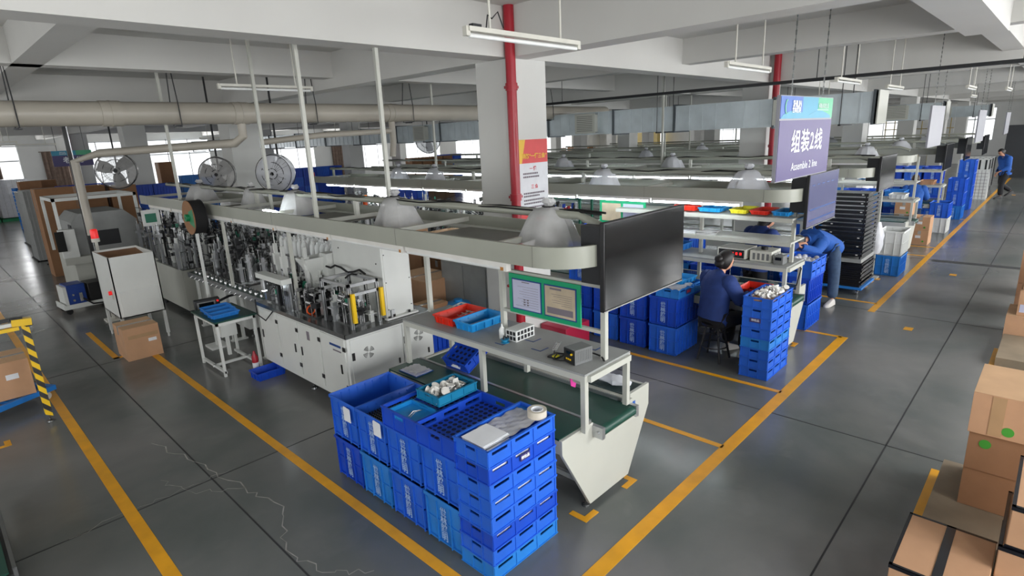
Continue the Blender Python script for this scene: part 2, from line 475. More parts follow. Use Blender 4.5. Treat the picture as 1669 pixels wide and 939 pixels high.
# curtains, pillars between the far windows
def curtain(x0, x1, y, z0, z1, label, mname='curtain'):
    n = int((x1-x0)/.06); pts = [(x0+(x1-x0)*i/n, y+.05*math.sin(i*1.9)+.02*math.sin(i*.7)) for i in range(n+1)]
    mb = MB(); vs = [(p[0], p[1], z0) for p in pts]+[(p[0], p[1], z1) for p in pts]+[(p[0], p[1]+.02, z0) for p in pts]+[(p[0], p[1]+.02, z1) for p in pts]
    k = n+1; fs = []
    for i in range(n): fs += [(i, i+1, k+i+1, k+i), (2*k+i+1, 2*k+i, 3*k+i, 3*k+i+1)]
    fs += [(k+i, k+i+1, 3*k+i+1, 3*k+i) for i in range(n)]
    mb.add(vs, fs)
    mb.tube([(x0-.1, y+.02, z1+.02), (x1+.1, y+.02, z1+.02)], .02)
    for xx in (x0-.08, x1+.06): mb.box(xx, y, z1, xx+.02, 38.01, z1+.03)
    tag(obj('curtain', mb, mname), label, 'curtain')
curtain(1.4, 3.4, 37.85, .3, 3.2, 'brown curtain drawn across the far window behind the film-wrapped pallets')
curtain(5.1, 6.2, 37.85, .3, 3.0, 'brown striped curtain on the far wall below the small purple sign')
curtain(21.3, 23.0, 37.85, .6, 3.0, 'brown curtain beside the far window behind the second light hood')

# ---------------------------------------------------------------- big services under the ceiling
def hang_rods(mb, pts, top, z, r=.006):
    for x, y in pts: mb.tube([(x, y, z), (x, y, top)], r, 5)
t = thing('exhaust_pipe', 'thick cream ventilation pipe hung crosswise below the ceiling behind the pillar', 'pipe', (4, 9.4, 3.28))
m = MB(); m.cyl((-8, 0, 0), (9.6, 0, 0), .155, 24)
obj('pipe_run', m, 'pipe_pvc', t)
for x in (-1.9, -.2, 2.6, 5.6):
    m = MB(); m.cyl((x-.12, 0, 0), (x+.12, 0, 0), .166, 24); m.cyl((x-.01, 0, 0), (x+.01, 0, 0), .172, 24)
    obj('pipe_collar', m, 'pipe_pvc', t)
for x in (-2.9, -1.1, 1.0, 3.0, 5.0, 7.2):
    m = MB(); m.tube([(x, -.05, .86), (x, -.17, .1), (x, -.17, -.17), (x, .17, -.17), (x, .17, .1), (x, .05, .86)], .008, 5)
    m.box(x-.04, -.06, -.19, x+.04, .06, -.17)
    obj('pipe_hanger', m, 'dark_metal', t)
m = MB(); m.tube([(-.2, 0, -.1), (-.2, 0, -.34), (-.3, .1, -.44), (-1.6, 2.6, -.5), (-1.9, 3.0, -.62), (-1.9, 3.0, -1.9)], .065, 12)
obj('branch_pipe', m, 'pipe_pvc', t)
m = MB(); m.tube([(2.6, 0, -.1), (2.6, 0, -.5), (2.55, 0, -.8)], .06, 12); m.tube([(2.6, 0, -.32), (1.2, .2, -.36), (.3, .5, -.44)], .05, 10)
obj('branch_pipe', m, 'pipe_pvc', t)

def duct(label, x, y0, y1, z0, z1, w_, seams, vents, hangers):
    t = thing('air_duct', label, 'air duct', (x, y0, z0))
    L = y1-y0; h = z1-z0
    m = MB(); m.box(0, 0, 0, w_, L, h)
    y = .2
    while y < L-.1:                                              # shallow stiffening ribs
        m.box(-.008, y, .02, 0, y+.03, h-.02); y += .28
    obj('duct_body', m, 'galvanised', t)
    for s in seams:
        m = MB(); m.box(-.03, s, -.03, w_+.03, s+.04, h+.03)
        obj('duct_flange', m, 'duct_seam', t)
    m = MB(); m.box(-.02, -.05, -.02, w_+.02, -.03, h+.02); obj('end_cap', m, 'cream_powder', t)
    for v in vents:
        m = MB(); m.box(-.14, v, .06, 0, v+.5, h-.06); m.box(-.17, v-.03, .03, -.14, v+.53, h-.03)
        vt = obj('duct_vent', m, 'cream_powder', t)
        g = MB()
        for k in range(9): g.box(-.176, v+.03, .08+k*.04, -.17, v+.47, .095+k*.04)
        obj('grille', g, 'hood_inner', vt)
    m = MB()
    for s in hangers: m.tube([(-.04, s, -.02), (-.04, s, CEIL-z0)], .008, 5); m.tube([(w_+.04, s, -.02), (w_+.04, s, CEIL-z0)], .008, 5); m.box(-.06, s-.02, -.03, w_+.06, s+.02, 0)
    obj('duct_hanger', m, 'dark_metal', t)
duct('galvanised square air duct hung from the ceiling behind the white pillar', 11.3, 2.45, 37.5, 2.72, 3.22, .6,
     [0, 1.6, 3.6, 5.1, 7.0, 9, 11.2, 13.4, 15.6, 18, 20.4, 22.8, 25.2, 27.6, 30, 32.4], [1.05, 5.55, 11.8], [.5, 4, 8, 12, 16, 20, 24, 28])
duct('farther galvanised air duct ending above the distant benches', 19.4, 2.6, 30, 2.72, 3.15, .55, [0, 2.2, 4.4, 6.6, 8.8, 11], [.8, 4.6], [.5, 4, 8])
duct('distant galvanised air duct near the far end of the hall', 28.5, 2.4, 30, 2.75, 3.15, .55, [0, 2.2, 4.4, 6.6], [1.2], [.5, 4])

# black cable tray
t = thing('cable_tray', 'long black cable tray hung under the ceiling beyond the hanging purple sign', 'cable tray', (9.95, -3, 3.38))
m = MB(); m.box(0, 0, 0, .12, 16, .012); m.box(0, 0, .012, .008, 16, .045); m.box(.112, 0, .012, .12, 16, .045)
obj('tray_channel', m, 'dark_metal', t)
m = MB()
for k in range(4): m.tube([(.03+.02*k, 0, .022), (.03+.02*k, 8, .024), (.03+.02*k, 16, .022)], .009, 6)
obj('cables', m, 'rubber', t)
m = MB(); hang_rods(m, [(.06, y) for y in (1, 3.6, 6, 8.6, 11, 13.6)], CEIL-3.38, 0, .007)
obj('tray_hanger', m, 'dark_metal', t)

# red fire riser and poster on the near column
t = thing('fire_riser', 'red water pipe running down the corner of the near white pillar', 'pipe', (4.99, 4.72, 0))
m = MB(); m.cyl((0, 0, 0), (0, 0, CEIL), .058, 20)
obj('pipe_run', m, 'red_paint', t)
for z in (.95, 2.05, 3.3):
    m = MB(); m.cyl((0, 0, z-.04), (0, 0, z+.04), .07, 20); m.box(-.02, 0, z-.015, .12, .1, z+.015)
    obj('pipe_clamp', m, 'red_paint', t)
m = MB(); m.cyl((0, 0, 1.0), (-.16, -.02, 1.0), .03, 12); m.lathe([(.0, -.01), (.05, -.01), (.05, .01), (0, .01)], (-.17, -.02, 1.0), 14); m.cyl((0, 0, .8), (-.13, -.02, .8), .03, 12)
obj('valve', m, 'red_paint', t)
m = MB(); m.cyl((19.6, 7.4, 1.2), (19.6, 7.4, 3.6), .06, 12)
for (x, y, lab) in ((12.86, 4.62, 'red water pipe beside the second pillar behind the hanging purple sign'), (5.0, 29.9, 'red pipe on the far pillar behind the small purple sign')):
    tt = thing('fire_riser', lab, 'pipe', (x, y, 0)); m = MB(); m.cyl((0, 0, 0), (0, 0, CEIL), .07, 14); obj('pipe_run', m, 'red_paint', tt)
    m = MB(); m.cyl((0, 0, 2.3), (0, 0, 2.36), .085, 14); obj('pipe_clamp', m, 'red_paint', tt)

t = thing('safety_poster', 'white fire safety poster with red heading on the near pillar', 'poster', (5.13, 4.788, 1.72))
m = MB(); m.box(0, -.006, 0, .53, 0, .99); obj('poster_sheet', m, 'paper', t)
m = MB(); m.box(.0, -.009, .71, .53, -.006, .99); h = obj('poster_header', m, 'poster_red', t)
m = MB(); m.prism([(0, .71), (.05, .71), (.12, .99), (0, .99)], 'y', -.011, -.009); obj('corner_stripe', m, 'poster_yellow', t)
text('消防“一懂三会”', .066, 'poster_yellow', t, (.28, -.012, .79), bold=.0015)
text('一 懂', .055, 'text_red', t, (.25, -.008, .64), bold=.001); text('三 会', .055, 'text_red', t, (.27, -.008, .42), bold=.001)
m = MB()
random.seed(3)
for z, n in ((.575, 3), (.535, 3), (.335, 4), (.3, 3), (.25, 4), (.21, 4), (.16, 4), (.12, 3)):
    x = .07
    for k in range(n*3):
        wd = random.uniform(.018, .03); m.box(x, -.009, z, x+wd, -.006, z+.02); x += wd+.008
        if x > .47: break
obj('small_print', m, 'text_grey', t)
m = MB(); m.prism([(0, 0), (.2, 0), (.16, .06), (.08, .1), (0, .14)], 'y', -.009, -.006); m.prism([(.2, 0), (.53, 0), (.53, .12), (.4, .07), (.3, .09)], 'y', -.009, -.006)
obj('poster_border', m, 'poster_red', t)

t = thing('fire_box', 'crimson fire extinguisher cabinet standing on the floor behind the near bench', 'cabinet', (5.42, 4.34, 0))
m = MB(); m.box(0, 0, 0, .5, .42, .34); obj('box_body', m, 'fire_cabinet', t, bevel=.006)
m = MB(); m.box(-.006, .03, .02, 0, .39, .32); d = obj('door', m, 'fire_cabinet', t)
m = MB(); m.box(-.01, .12, .2, -.006, .3, .28); obj('label_plate', m, 'silver', t)
t = thing('fire_extinguisher', 'red fire extinguisher cylinder at the foot of the red riser', 'fire extinguisher', (4.86, 5.1, 0))
m = MB(); m.lathe([(.03, 0), (.08, .01), (.08, .42), (.06, .5), (.025, .54), (.025, .57), (.0, .57)], n=18); obj('cylinder', m, 'red_paint', t)
m = MB(); m.box(-.08, -.012, .56, .05, .012, .6); m.cyl((0, 0, .54), (0, 0, .6), .018, 8); obj('lever', m, 'dark_metal', t)

# hanging tube lamps (all off)
def tube_lamp(label, x, y, z, rz=0, L=1.2, top=CEIL, group=None):
    t = thing('tube_lamp', label, 'lamp', (x, y, z), rz, group)
    m = MB(); m.box(-L/2, -.03, 0, L/2, .03, .03); m.box(-L/2-.02, -.02, -.03, -L/2+.015, .02, .03); m.box(L/2-.015, -.02, -.03, L/2+.02, .02, .03)
    obj('lamp_housing', m, 'lamp_case', t)
    m = MB(); m.cyl((-L/2+.015, 0, -.025), (L/2-.015, 0, -.025), .015, 10); obj('glass_tube', m, 'tube_off', t)
    for s in (-.32*L, .32*L):
        m = MB(); m.cyl((s, 0, .03), (s, 0, top-z+.01), .009, 8); obj('lamp_rod', m, 'lamp_case', t)
    return t
t = tube_lamp('unlit tube lamp hanging in front of the red riser and the near pillar', 3.38, 3.016, 3.44)
m = MB(); m.tube([(-.42, 0, .03), (-.4, 0, .12), (-.36, 0, .1), (-.3, 0, .15), (-.25, 0, .05)], .005, 5); m.box(-.56, -.02, .03, -.48, .02, .05); obj('lamp_wire', m, 'dark_metal', t)
tube_lamp('unlit tube lamp hanging above the second light hood, left of the purple sign', 6.92, 2.8, 3.4)
tube_lamp('unlit tube lamp hanging in front of the thick cream pipe', 3.5, 7.65, 3.5)
tube_lamp('small unlit tube lamp hanging right behind the purple sign', 9.8, 2.5, 3.33)
for i, (x, y) in enumerate(((12.3, 2.4), (14.8, 1.6), (17.2, 1.2), (16, 4.6), (21, 2.2))):
    tube_lamp('distant unlit tube lamp under the ceiling over the far benches, %s away' % ['nearest', 'second', 'third', 'fourth', 'farthest'][i], x, y, 3.3, 0, group='far ceiling lamps over the benches')
for i, (x, y) in enumerate(((1.3, 17), (2.6, 21), (7, 19), (9, 15))):
    tube_lamp('unlit tube lamp under the ceiling beyond the thick cream pipe, %s' % ['nearest', 'second nearest', 'farthest left', 'farthest right'][i], x, y, 3.1, 0, group='ceiling lamps beyond the cream pipe')
# ---------------------------------------------------------------- light hoods over the lines
def hood(label, X0, y0, y1, lit, poles, bags=(), W=.95, detail=True):
    t = thing('light_hood', label, 'light hood', (X0, y0, 0))
    L = y1-y0; zb, zt = 1.895, 2.04; th = .03; r = .34
    def loop(inset):
        rr = r-inset; pts = []
        for k in range(7):
            a = PI+PI/2*k/6; pts.append((r+rr*math.cos(a), r+rr*math.sin(a)))
        for k in range(7):
            a = 1.5*PI+PI/2*k/6; pts.append((W-r+rr*math.cos(a), r+rr*math.sin(a)))
        return pts
    o = [(0, L)]+loop(0)+[(W, L)]; i_ = [(th, L)]+loop(th)+[(W-th, L)]
    n = len(o); m = MB()
    vs = [(x, y, zb) for x, y in o]+[(x, y, zt) for x, y in o]+[(x, y, zb) for x, y in i_]+[(x, y, zt) for x, y in i_]
    fs = []
    for k in range(n-1):
        fs += [(k, k+1, n+k+1, n+k), (2*n+k+1, 2*n+k, 3*n+k, 3*n+k+1), (n+k, n+k+1, 3*n+k+1, 3*n+k), (k+1, k, 2*n+k, 2*n+k+1)]
    fs += [(0, n, 3*n, 2*n), (n-1, 2*n-1+0, 4*n-1, 3*n-1)]
    m.add(vs, fs)
    for y in [r]+[1.9+2.4*k for k in range(int((L-1.9)/2.4)+1)]:
        m.box(-.0015, y, zb, 0, y+.004, zt, 1); m.box(W, y, zb, W+.0015, y+.004, zt, 1)
    obj('hood_band', m, ['hood_metal', 'hood_inner'], t)
    m = MB()
    m.box(th, r, zb+.02, th+.03, L, zb+.05); m.box(W-th-.03, r, zb+.02, W-th, L, zb+.05)
    y = .75
    while y < L:
        m.box(th, y-.02, zt-.06, W-th, y+.02, zt-.02); y += 1.25
    obj('cross_bars', m, 'cream_powder', t)
    y = .9
    while y < L-.3:                                            # reflector sheets hung inside the loop
        obj('reflector_sheet', MB().box(.1, y, zb+.035, W-.1, min(y+1.0, L-.1), zb+.042), 'hood_inner' if not lit else 'aluminium', t); y += 2.5
    m = MB(); m.tube([(.47, .12, 2.13), (.47, .3, 2.19), (.47, L, 2.19)], .03, 10)
    obj('top_pipe', m, 'hood_metal', t)
    m = MB(); y = .75; k = 0
    while y < L:
        if k % 2 == 0: m.box(.45, y-.025, zt-.04, .49, y+.025, 2.19)
        y += 1.25; k += 1
    obj('upright', m, 'cream_powder', t)
    if detail:
        m = MB(); pts = []
        for k in range(int(L/.25)): pts.append((.5+.02*math.sin(k*1.3), .1+k*.25, 2.215+.008*math.sin(k*2.1)))
        m.tube(pts, .009, 6); m.tube([(p[0]-.05, p[1], p[2]-.005) for p in pts], .007, 6); 
        obj('cable', m, 'rubber', t)
    y = .62; k = 0
    while y+1.16 < L:
        m = MB(); m.box(.004, y, zb-.035, .04, y+1.16, zb); m.box(.0, y-.03, zb-.06, .045, y, zb)
        f = obj('light_fitting', m, 'lamp_white', t)
        m = MB(); m.cyl((.02, y+.01, zb-.047), (.02, y+1.15, zb-.047), .014, 8)
        obj('light_tube', m, 'tube_on' if lit else 'tube_off', f)
        if not lit:
            m = MB(); m.box(.003, y+.0, zb-.058, .035, y+.035, zb-.033); obj('contact', m, 'copper', f)
        y += 1.22; k += 1
    if X0 < 3:
        for py in (4.05, 6.0): obj('support_post', MB().box(.05, py, .9-.0, .085, py+.035, zb+.03), 'cream_powder', t)
    for px, py in poles: obj('hanger_pole', MB().box(px-X0-.018, py-y0-.018, zt-.1, px-X0+.018, py-y0+.018, CEIL+.005), 'cream_powder', t)
    return t
hood('unlit cream light hood nearest the camera, above the first bench and machines', 2.78, 2.16, 11.7, False, [(2.86, 5.55), (3.35, 4.93), (2.86, 9.8), (3.3, 7.6)])
hood('lit grey light hood on the second line, running right of the white pillar', 6.76, 2.14, 13.0, True, [(6.9, 6.9), (7.6, 9.4)])
hood('lit grey light hood over the third line, behind the second hood', 10.3, 2.16, 16, True, [(10.7, 6.0), (10.7, 9.5)])
hood('fourth light hood counted away from the camera', 14.0, 2.3, 17, True, [(14.4, 8)], detail=False)
hood('fifth light hood counted away from the camera', 17.4, 2.16, 17, True, [(17.8, 9)], detail=False)
hood('sixth light hood counted away from the camera', 21.0, 2.16, 17, True, [(21.4, 9)], detail=False)
hood('seventh light hood counted away from the camera', 24.6, 2.16, 17, True, [(25.04, 9)], detail=False)
# glowing bar added to imitate a bright reflection on the near hood
t = thing('reflection_bar', 'glowing bar standing for a bright reflection on the near hood above the white machine', 'lamp', (2.9, 6.75, 1.96))
m = MB(); m.box(-.03, -.2, 0, .03, .2, .03); obj('lamp_housing', m, 'lamp_white', t)  # backing of the added bar, not a real lamp
m = MB(); m.rbox((-.0, 0, .055), (.04, .3, .04)); obj('reflection_glow', m, 'tube_on', t)

# ---------------------------------------------------------------- film bags tied to the hood pipes
def bag(label, x, y, w_, mname='plastic_film', group=None, h=.33):
    t = thing('bagged_hood', label, 'plastic bag', (x, y, 1.945), 0, group)
    random.seed(int(x*77+y*13)); rings = []
    FD = [random.uniform(-1, 1) for q in range(26)]
    for z, r_ in ((.0, .43), (.05, .365), (.1, .30), (.145, .235), (.163, .19), (.172, .09), (.18, .035), (.198, .09), (.215, .06)):
        ring = []
        for k in range(26):
            a = 2*PI*k/26; q = r_*w_*(1+.05*math.sin(3*a+x)+.09*FD[k]+.02*random.uniform(-1, 1))
            ring.append((q*math.cos(a)*.85, q*math.sin(a), z*h/.2+.006*random.uniform(-1, 1)))
        rings.append(ring)
    m = MB(); m.loft(rings, caps=False); obj('film', m, mname, t)
    m = MB(); m.lathe([(.0, .0), (.2*w_, .0), (.19*w_, .02), (.12*w_, .13), (.03, .2), (0, .2)], n=16); obj('lamp_shade', m, 'lamp_case', t)
    m = MB(); m.tube([(.05*math.cos(k), .05*math.sin(k), .178*h/.2) for k in range(8)], .005, 5); obj('tie', m, 'rubber', t)
    return t
bag('clear plastic bag on the near hood beside the big black television', 3.27, 2.76, .62)
bag('clear plastic bag tied over a fitting on the near hood, left of the white pillar', 3.27, 4.72, .62)
bag('clear plastic bag tied over a fitting on the near hood beside the white pole', 3.27, 6.8, .6)
bag('clear plastic bag on the near hood just in front of the white-bagged ceiling fan', 3.27, 8.1, .5)
bag('clear plastic bag at the far left part of the near hood under the round fan', 3.27, 10.1, .7)
bag('white film bag on the second hood below the purple hanging sign', 7.23, 2.85, .66, 'film_white')
bag('white film bag on the second hood, midway between poster and purple sign', 7.23, 5.0, .6, 'film_white')
bag('white film bag on the second hood left of the white pillar, nearer to it', 7.23, 9.0, .6, 'film_white')
bag('white film bag on the second hood left of the white pillar, farther from it', 7.23, 10.2, .6, 'film_white')
for X, lab in ((10.77, 'white film bag on the third light hood'), (14.47, 'white film bag on the fourth light hood'), (17.87, 'white film bag on the fifth light hood'), (21.47, 'white film bag on the sixth light hood')):
    for y, wh in ((3.2, 'nearest the aisle'), (5.8, 'middle of three'), (8.6, 'farthest from the aisle')): bag(lab+', '+wh, X, y, .62, 'film_white', group=lab.replace('bag', 'bags'))

# ---------------------------------------------------------------- benches
def bench(label, X0, y1, hollow=False, label_plate=True):
    # X0 is the x of the shelf front minus nothing: bench spans X0-.2 .. X0+.94
    t = thing('assembly_bench', label, 'workbench', (X0, 2.24, 0))
    L = y1-2.24; a, b = -.20, .94
    m = MB()
    m.prism([(.12, .045), (.64, .045), (b, .56), (b, .747), (.66, .747), (.66, .6), (.16, .6), (.16, .71), (a, .71), (a, .6)], 'y', 0, .03)
    obj('end_panel', m, 'cream_powder', t, bevel=.003)
    for x in (.14, .62):
        for y in (.02, L-.2):
            m = MB(); m.cyl((x, y+.04, .02), (x, y+.04, .12), .01, 8); m.lathe([(0, 0), (.032, 0), (.03, .015), (.012, .025), (0, .025)], (x, y+.04, 0), 14)
            m.box(x-.02, y+.03, .1, x+.02, y+.06, .7)
            obj('leg', m, 'steel_plate', t)
    m = MB(); m.box(a, .03, .6, a+.03, L, .7); m.box(.12, .03, .6, .16, L, .7); m.box(.62, -.02, .6, .66, L, .72); m.box(b-.03, .03, .6, b, L, .73)
    m.box(.12, .03, .18, .15, L, .22); m.box(.6, .03, .18, .63, L, .22); m.box(a, L-.03, .58, b, L, .7)
    obj('bench_frame', m, 'cream_powder', t)
    m = MB(); m.box(a+.005, .03, .7, .14, L, .715); obj('table_mat', m, 'belt_green', t)
    m = MB(); m.box(.18, -.05, .665, .61, L, .685); m.cyl((.18, -.05, .645), (.61, -.05, .645), .04, 14); m.box(.18, -.03, .605, .61, L, .61)
    obj('conveyor_belt', m, 'belt_green', t)
    m = MB(); m.box(.15, -.09, .6, .185, .16, .69); m.box(.605, -.09, .6, .64, .16, .69); m.cyl((.14, -.05, .645), (.65, -.05, .645), .012, 8)
    m.box(.155, .03, .685, .18, L, .715); m.box(.61, .03, .685, .635, L, .715)
    obj('belt_rail', m, 'aluminium', t)
    m = MB(); m.box(.66, .03, .72, b-.03, L, .727); obj('glass_shelf', m, 'glass_dark', t)
    if label_plate:
        m = MB(); m.box(.67, -.003, .6, .73, 0, .67); obj('data_plate', m, 'sign_blue', t)
    return t
bench('green conveyor workbench with cream end panel nearest the camera beside the tall tray stack', 2.93, 4.3)
bench('green conveyor workbench with cream end panel behind the seated worker', 6.83, 6.6)
bench('cream-ended conveyor workbench on the third line', 10.45, 13.6, label_plate=False).location.y = 3.2
bench('cream-ended conveyor workbench on the fourth line', 14.15, 15, label_plate=False)
bench('cream-ended conveyor workbench on the fifth line', 17.55, 15, label_plate=False)

def shelf(label, X0, ys, posts, tiers=(), extra=None, red=True, zb=.735):
    t = thing('bench_shelf', label, 'shelf', (X0, 2.19, 0)); y0 = 2.19
    L = ys[-1]-y0+.03
    m = MB(); m.box(0, 0, 1.135, .57, L, 1.15); obj('shelf_board', m, 'cabinet_grey', t)
    m = MB(); m.box(0, 0, 1.09, .03, L, 1.135); m.box(.54, 0, 1.09, .57, L, 1.135); m.box(.03, 0, 1.09, .54, .03, 1.135)
    for y in ys: m.box(.03, y-y0-.03, 1.09, .54, y-y0, 1.135)
    obj('shelf_frame', m, 'cream_powder', t)
    for y in ys:
        for x in (.0, .53):
            yy = min(y-y0, L-.04)
            m = MB(); m.box(x, yy, .7 if x < .3 else zb-.02, x+.04, yy+.04, 1.09); obj('leg', m, 'cream_powder', t)
    for y, z in posts:
        m = MB(); m.box(.3, y-y0-.02, 1.15, .34, y-y0+.02, z); obj('post', m, 'cream_powder', t)
    for (x0, x1, z, ya, yb) in tiers:
        m = MB(); m.box(x0, ya-y0, z-.02, x1, yb-y0, z); m.box(x0, ya-y0, z-.05, x0+.02, yb-y0, z-.02); obj('upper_board', m, 'cream_powder', t)
    if red:
        m = MB(); m.box(.26, -.003, 1.1, .4, 0, 1.135, 0); lb = obj('red_label', m, 'text_red', t)
        text('待检品', .028, 'text_white', lb, (.33, -.005, 1.118))
    return t
s1 = shelf('long grey shelf on cream legs on the near bench, holding trays and a soldering station', 2.93, [2.19, 3.22, 4.26], [(2.25, 2.0), (3.27, 1.93), (4.27, 1.93)])
m = MB(); m.box(.3, .08, 1.345, .33, 1.06, 1.37); m.box(.3, .08, 1.685, .33, 1.06, 1.71); obj('board_rail', m, 'cream_powder', s1)
t = thing('notice_board', 'green notice board with two framed sheets on the near bench posts', 'notice board', (3.22, 2.43, 1.365))
m = MB(); m.box(-.012, 0, 0, 0, .72, .325); obj('board_panel', m, 'board_green', t)
for y, mm in ((.375, 'paper_lilac'), (.035, 'paper_tan')):
    m = MB(); m.box(-.016, y, .035, -.012, y+.31, .29); f = obj('sheet_frame', m, 'board_blue', t)
    m = MB(); m.box(-.018, y+.01, .045, -.016, y+.3, .28); obj('sheet', m, mm, f)
    m = MB()
    if mm == 'paper_tan':
        m.box(-.0195, y+.03, .065, -.018, y+.28, .115); m.box(-.0195, y+.14, .255, -.018, y+.25, .27)
        for k in range(6): m.box(-.0195, y+.04, .14+k*.016, -.018, y+.04+.2*(.5+.5*abs(math.sin(k))), .142+k*.016)
    else:
        m.box(-.0195, y+.12, .265, -.018, y+.2, .272)
        for k in range(9): m.box(-.0195, y+.03, .07+k*.02, -.018, y+.27-.08*abs(math.sin(k*2)), .0715+k*.02)
        for k in range(2):
            for j in range(3): m.box(-.0195, y+.13+k*.035, .08+j*.02, -.018, y+.15+k*.035, .09+j*.02)
    obj('sheet_print', m, 'text_grey', f)

shelf('grey two-tier shelf rack on the second bench, behind the seated worker', 6.83, [2.19, 3.5, 5.0], [(2.25, 1.93), (3.4, 1.93), (5.0, 1.93)],
      tiers=((.1, .57, 1.42, 2.2, 4.6), (.1, .57, 1.7, 2.2, 4.6)))
shelf('grey shelf rack with papers on the third bench', 10.45, [2.19, 3.6, 5.2], [(2.25, 2.0), (3.6, 1.93)], tiers=((.1, .55, 1.55, 2.2, 5.2),), red=False).location.y = 3.15
shelf('grey shelf rack on the fourth bench beside the seated worker there', 14.15, [2.19, 3.6, 5.2], [(2.25, 2.0), (3.6, 1.93)], tiers=((.1, .55, 1.5, 2.2, 5.2),), red=False)
shelf('grey shelf rack on the fifth bench', 17.55, [2.19, 3.6, 5.2], [(2.25, 2.0), (3.6, 1.93)], tiers=((.1, .55, 1.5, 2.2, 5.2),), red=False)

# ---------------------------------------------------------------- televisions on the line ends
def tv(label, x, y, z0, w_, h, lit=False, arm=True):
    t = thing('television', label, 'television', (x, y, z0))
    m = MB(); m.box(0, 0, 0, w_, .035, h); m.box(w_*.2, .035, h*.15, w_*.8, .06, h*.7); obj('tv_case', m, 'black_plastic', t, bevel=.004)
    m = MB(); m.box(.012, -.002, .018, w_-.012, 0, h-.012); sc = obj('screen', m, 'screen_lit' if lit else 'screen', t)
    m = MB(); m.box(.0, -.003, .0, w_, -.001, .008); obj('trim_strip', m, 'silver', t)
    if lit:
        m = MB()
        for zz in (.12, .32): m.box(.08, -.003, h*zz, w_-.06, -.002, h*zz+.02)
        for k in range(5): m.box(.1+.18*k, -.003, h*.78, .2+.18*k, -.002, h*.8)
        obj('screen_lines', m, 'board_blue', sc)
    m = MB(); m.box(.02, .035, h*.3, .1, .2, h*.95)
    if arm: m.box(.18, .035, h*.4, .24, .16, h*.5)
    obj('wall_bracket', m, 'dark_metal', t)
    return t
tv('large switched-off black television at the end of the near bench', 3.03, 2.1, 1.585, 1.08, .605)
t2 = tv('television showing a bluish screen under the purple hanging sign', 7.02, 2.08, 1.575, 1.12, .62, lit=True)
tv('dark television at the end of the third bench', 10.5, 2.1, 1.67, 1.05, .54)
tv('dark television on the fifth line beside the third hanging sign', 16.85, 2.1, 1.55, 1.08, .6)
tv('dark television on the sixth line', 20.3, 2.1, 1.58, 1.1, .62)
tv('dark television on the seventh line, farthest of the screens', 24.75, 2.1, 1.5, 1.2, .64)

# ---------------------------------------------------------------- hanging line signs
def sign(label, x, y, z, w_, h, words=True):
    t = thing('hanging_sign', label, 'sign', (x, y, z))
    m = MB(); m.box(0, 0, 0, w_, .03, h); obj('sign_frame', m, 'sign_back', t)
    if words:
        m = MB(); m.box(.008, -.004, .008, w_-.008, 0, h*.715); obj('sign_face', m, 'sign_purple', t)
        m = MB(); a = h*.735; b_ = h-.006; hh = b_-a
        m.box(.008, -.004, a, w_*.38, 0, b_, 0); m.box(w_*.38, -.004, a, w_*.68, 0, b_, 1); m.box(w_*.68, -.004, a, w_-.008, 0, b_, 2)
        wv = [(.008, a), (w_*.95, a)]+[(w_*(.95-.9*k/10), a+hh*(.12+.25*abs(math.sin(k*.6)))) for k in range(11)]
        m.prism(wv, 'y', -.006, -.004, 1)
        b = obj('sign_header', m, ['sign_blue', 'sign_teal', 'sign_green'], t)
        s = h/.72
        text('SHILIN', .072*s, 'text_white', b, (w_*.27, -.008, h*.905), bold=.002); text('世林照明', .055*s, 'text_white', b, (w_*.265, -.008, h*.83), bold=.001)
        text('科技点亮生活', .05*s, 'text_white', b, (w_*.79, -.008, h*.885)); 
        m = MB(); m.box(w_*.66, -.008, h*.835, w_*.9, -.006, h*.84); obj('header_rule', m, 'text_white', b)
        m = MB()
        for k in range(12):
            t0 = 1.2+k*.34; t1 = t0+.34; q0 = .3+.7*math.sin(k/11*PI); q1 = .3+.7*math.sin(min(1, (k+1)/11)*PI)
            c0 = (w_*.1+.042*math.cos(t0)*1.1, h*.87+.06*math.sin(t0)); c1 = (w_*.1+.042*math.cos(t1)*1.1, h*.87+.06*math.sin(t1))
            i0 = (w_*.1+(.042-.018*q0)*math.cos(t0), h*.87+(.06-.018*q0)*math.sin(t0)); i1 = (w_*.1+(.042-.018*q1)*math.cos(t1), h*.87+(.06-.018*q1)*math.sin(t1))
            m.add([(c0[0], -.008, c0[1]), (c1[0], -.008, c1[1]), (i1[0], -.008, i1[1]), (i0[0], -.008, i0[1])], [(0, 1, 2, 3)])
        obj('leaf_emblem', m, 'sign_green', b)
        text('组装2线', .215*s, 'text_white', t, (w_*.52, -.006, h*.44), bold=.0028, sx=1.1, space=1.12)
        text('Assemble 2 line', .1*s, 'text_white', t, (w_*.5, -.006, h*.15), sx=1.15)
    for sx in (.2, .8):
        m = MB(); zt = CEIL-z; k = 0; zz = h
        while zz < zt:
            z2 = min(zz+.035, zt+.01)
            if k % 2: m.box(w_*sx-.006, .012, zz-.004, w_*sx+.006, .016, z2)
            else: m.box(w_*sx-.002, .008, zz-.004, w_*sx+.002, .02, z2)
            zz += .035; k += 1
        obj('chain', m, 'steel_plate', t)
    return t
sign('purple hanging sign with white lettering above the second line', 5.13, 1.8, 2.27, 1.44, .72)
sign('plain pale hanging sign edge-on above the third line, behind the purple one', 12.2, 1.8, 2.26, 1.35, .7, words=False)
sign('plain pale hanging sign, third away along the aisle', 18.95, 1.8, 2.1, 1.6, .8, words=False)
sign('plain pale hanging sign, fourth away along the aisle', 26.9, 1.8, 2.1, 1.6, .74, words=False)
t = thing('hanging_sign', 'small purple hanging sign in front of the far windows at the left', 'sign', (3.2, 22, 2.46))
m = MB(); m.box(0, 0, 0, 1.0, .03, .46); obj('sign_frame', m, 'sign_dark_purple', t)
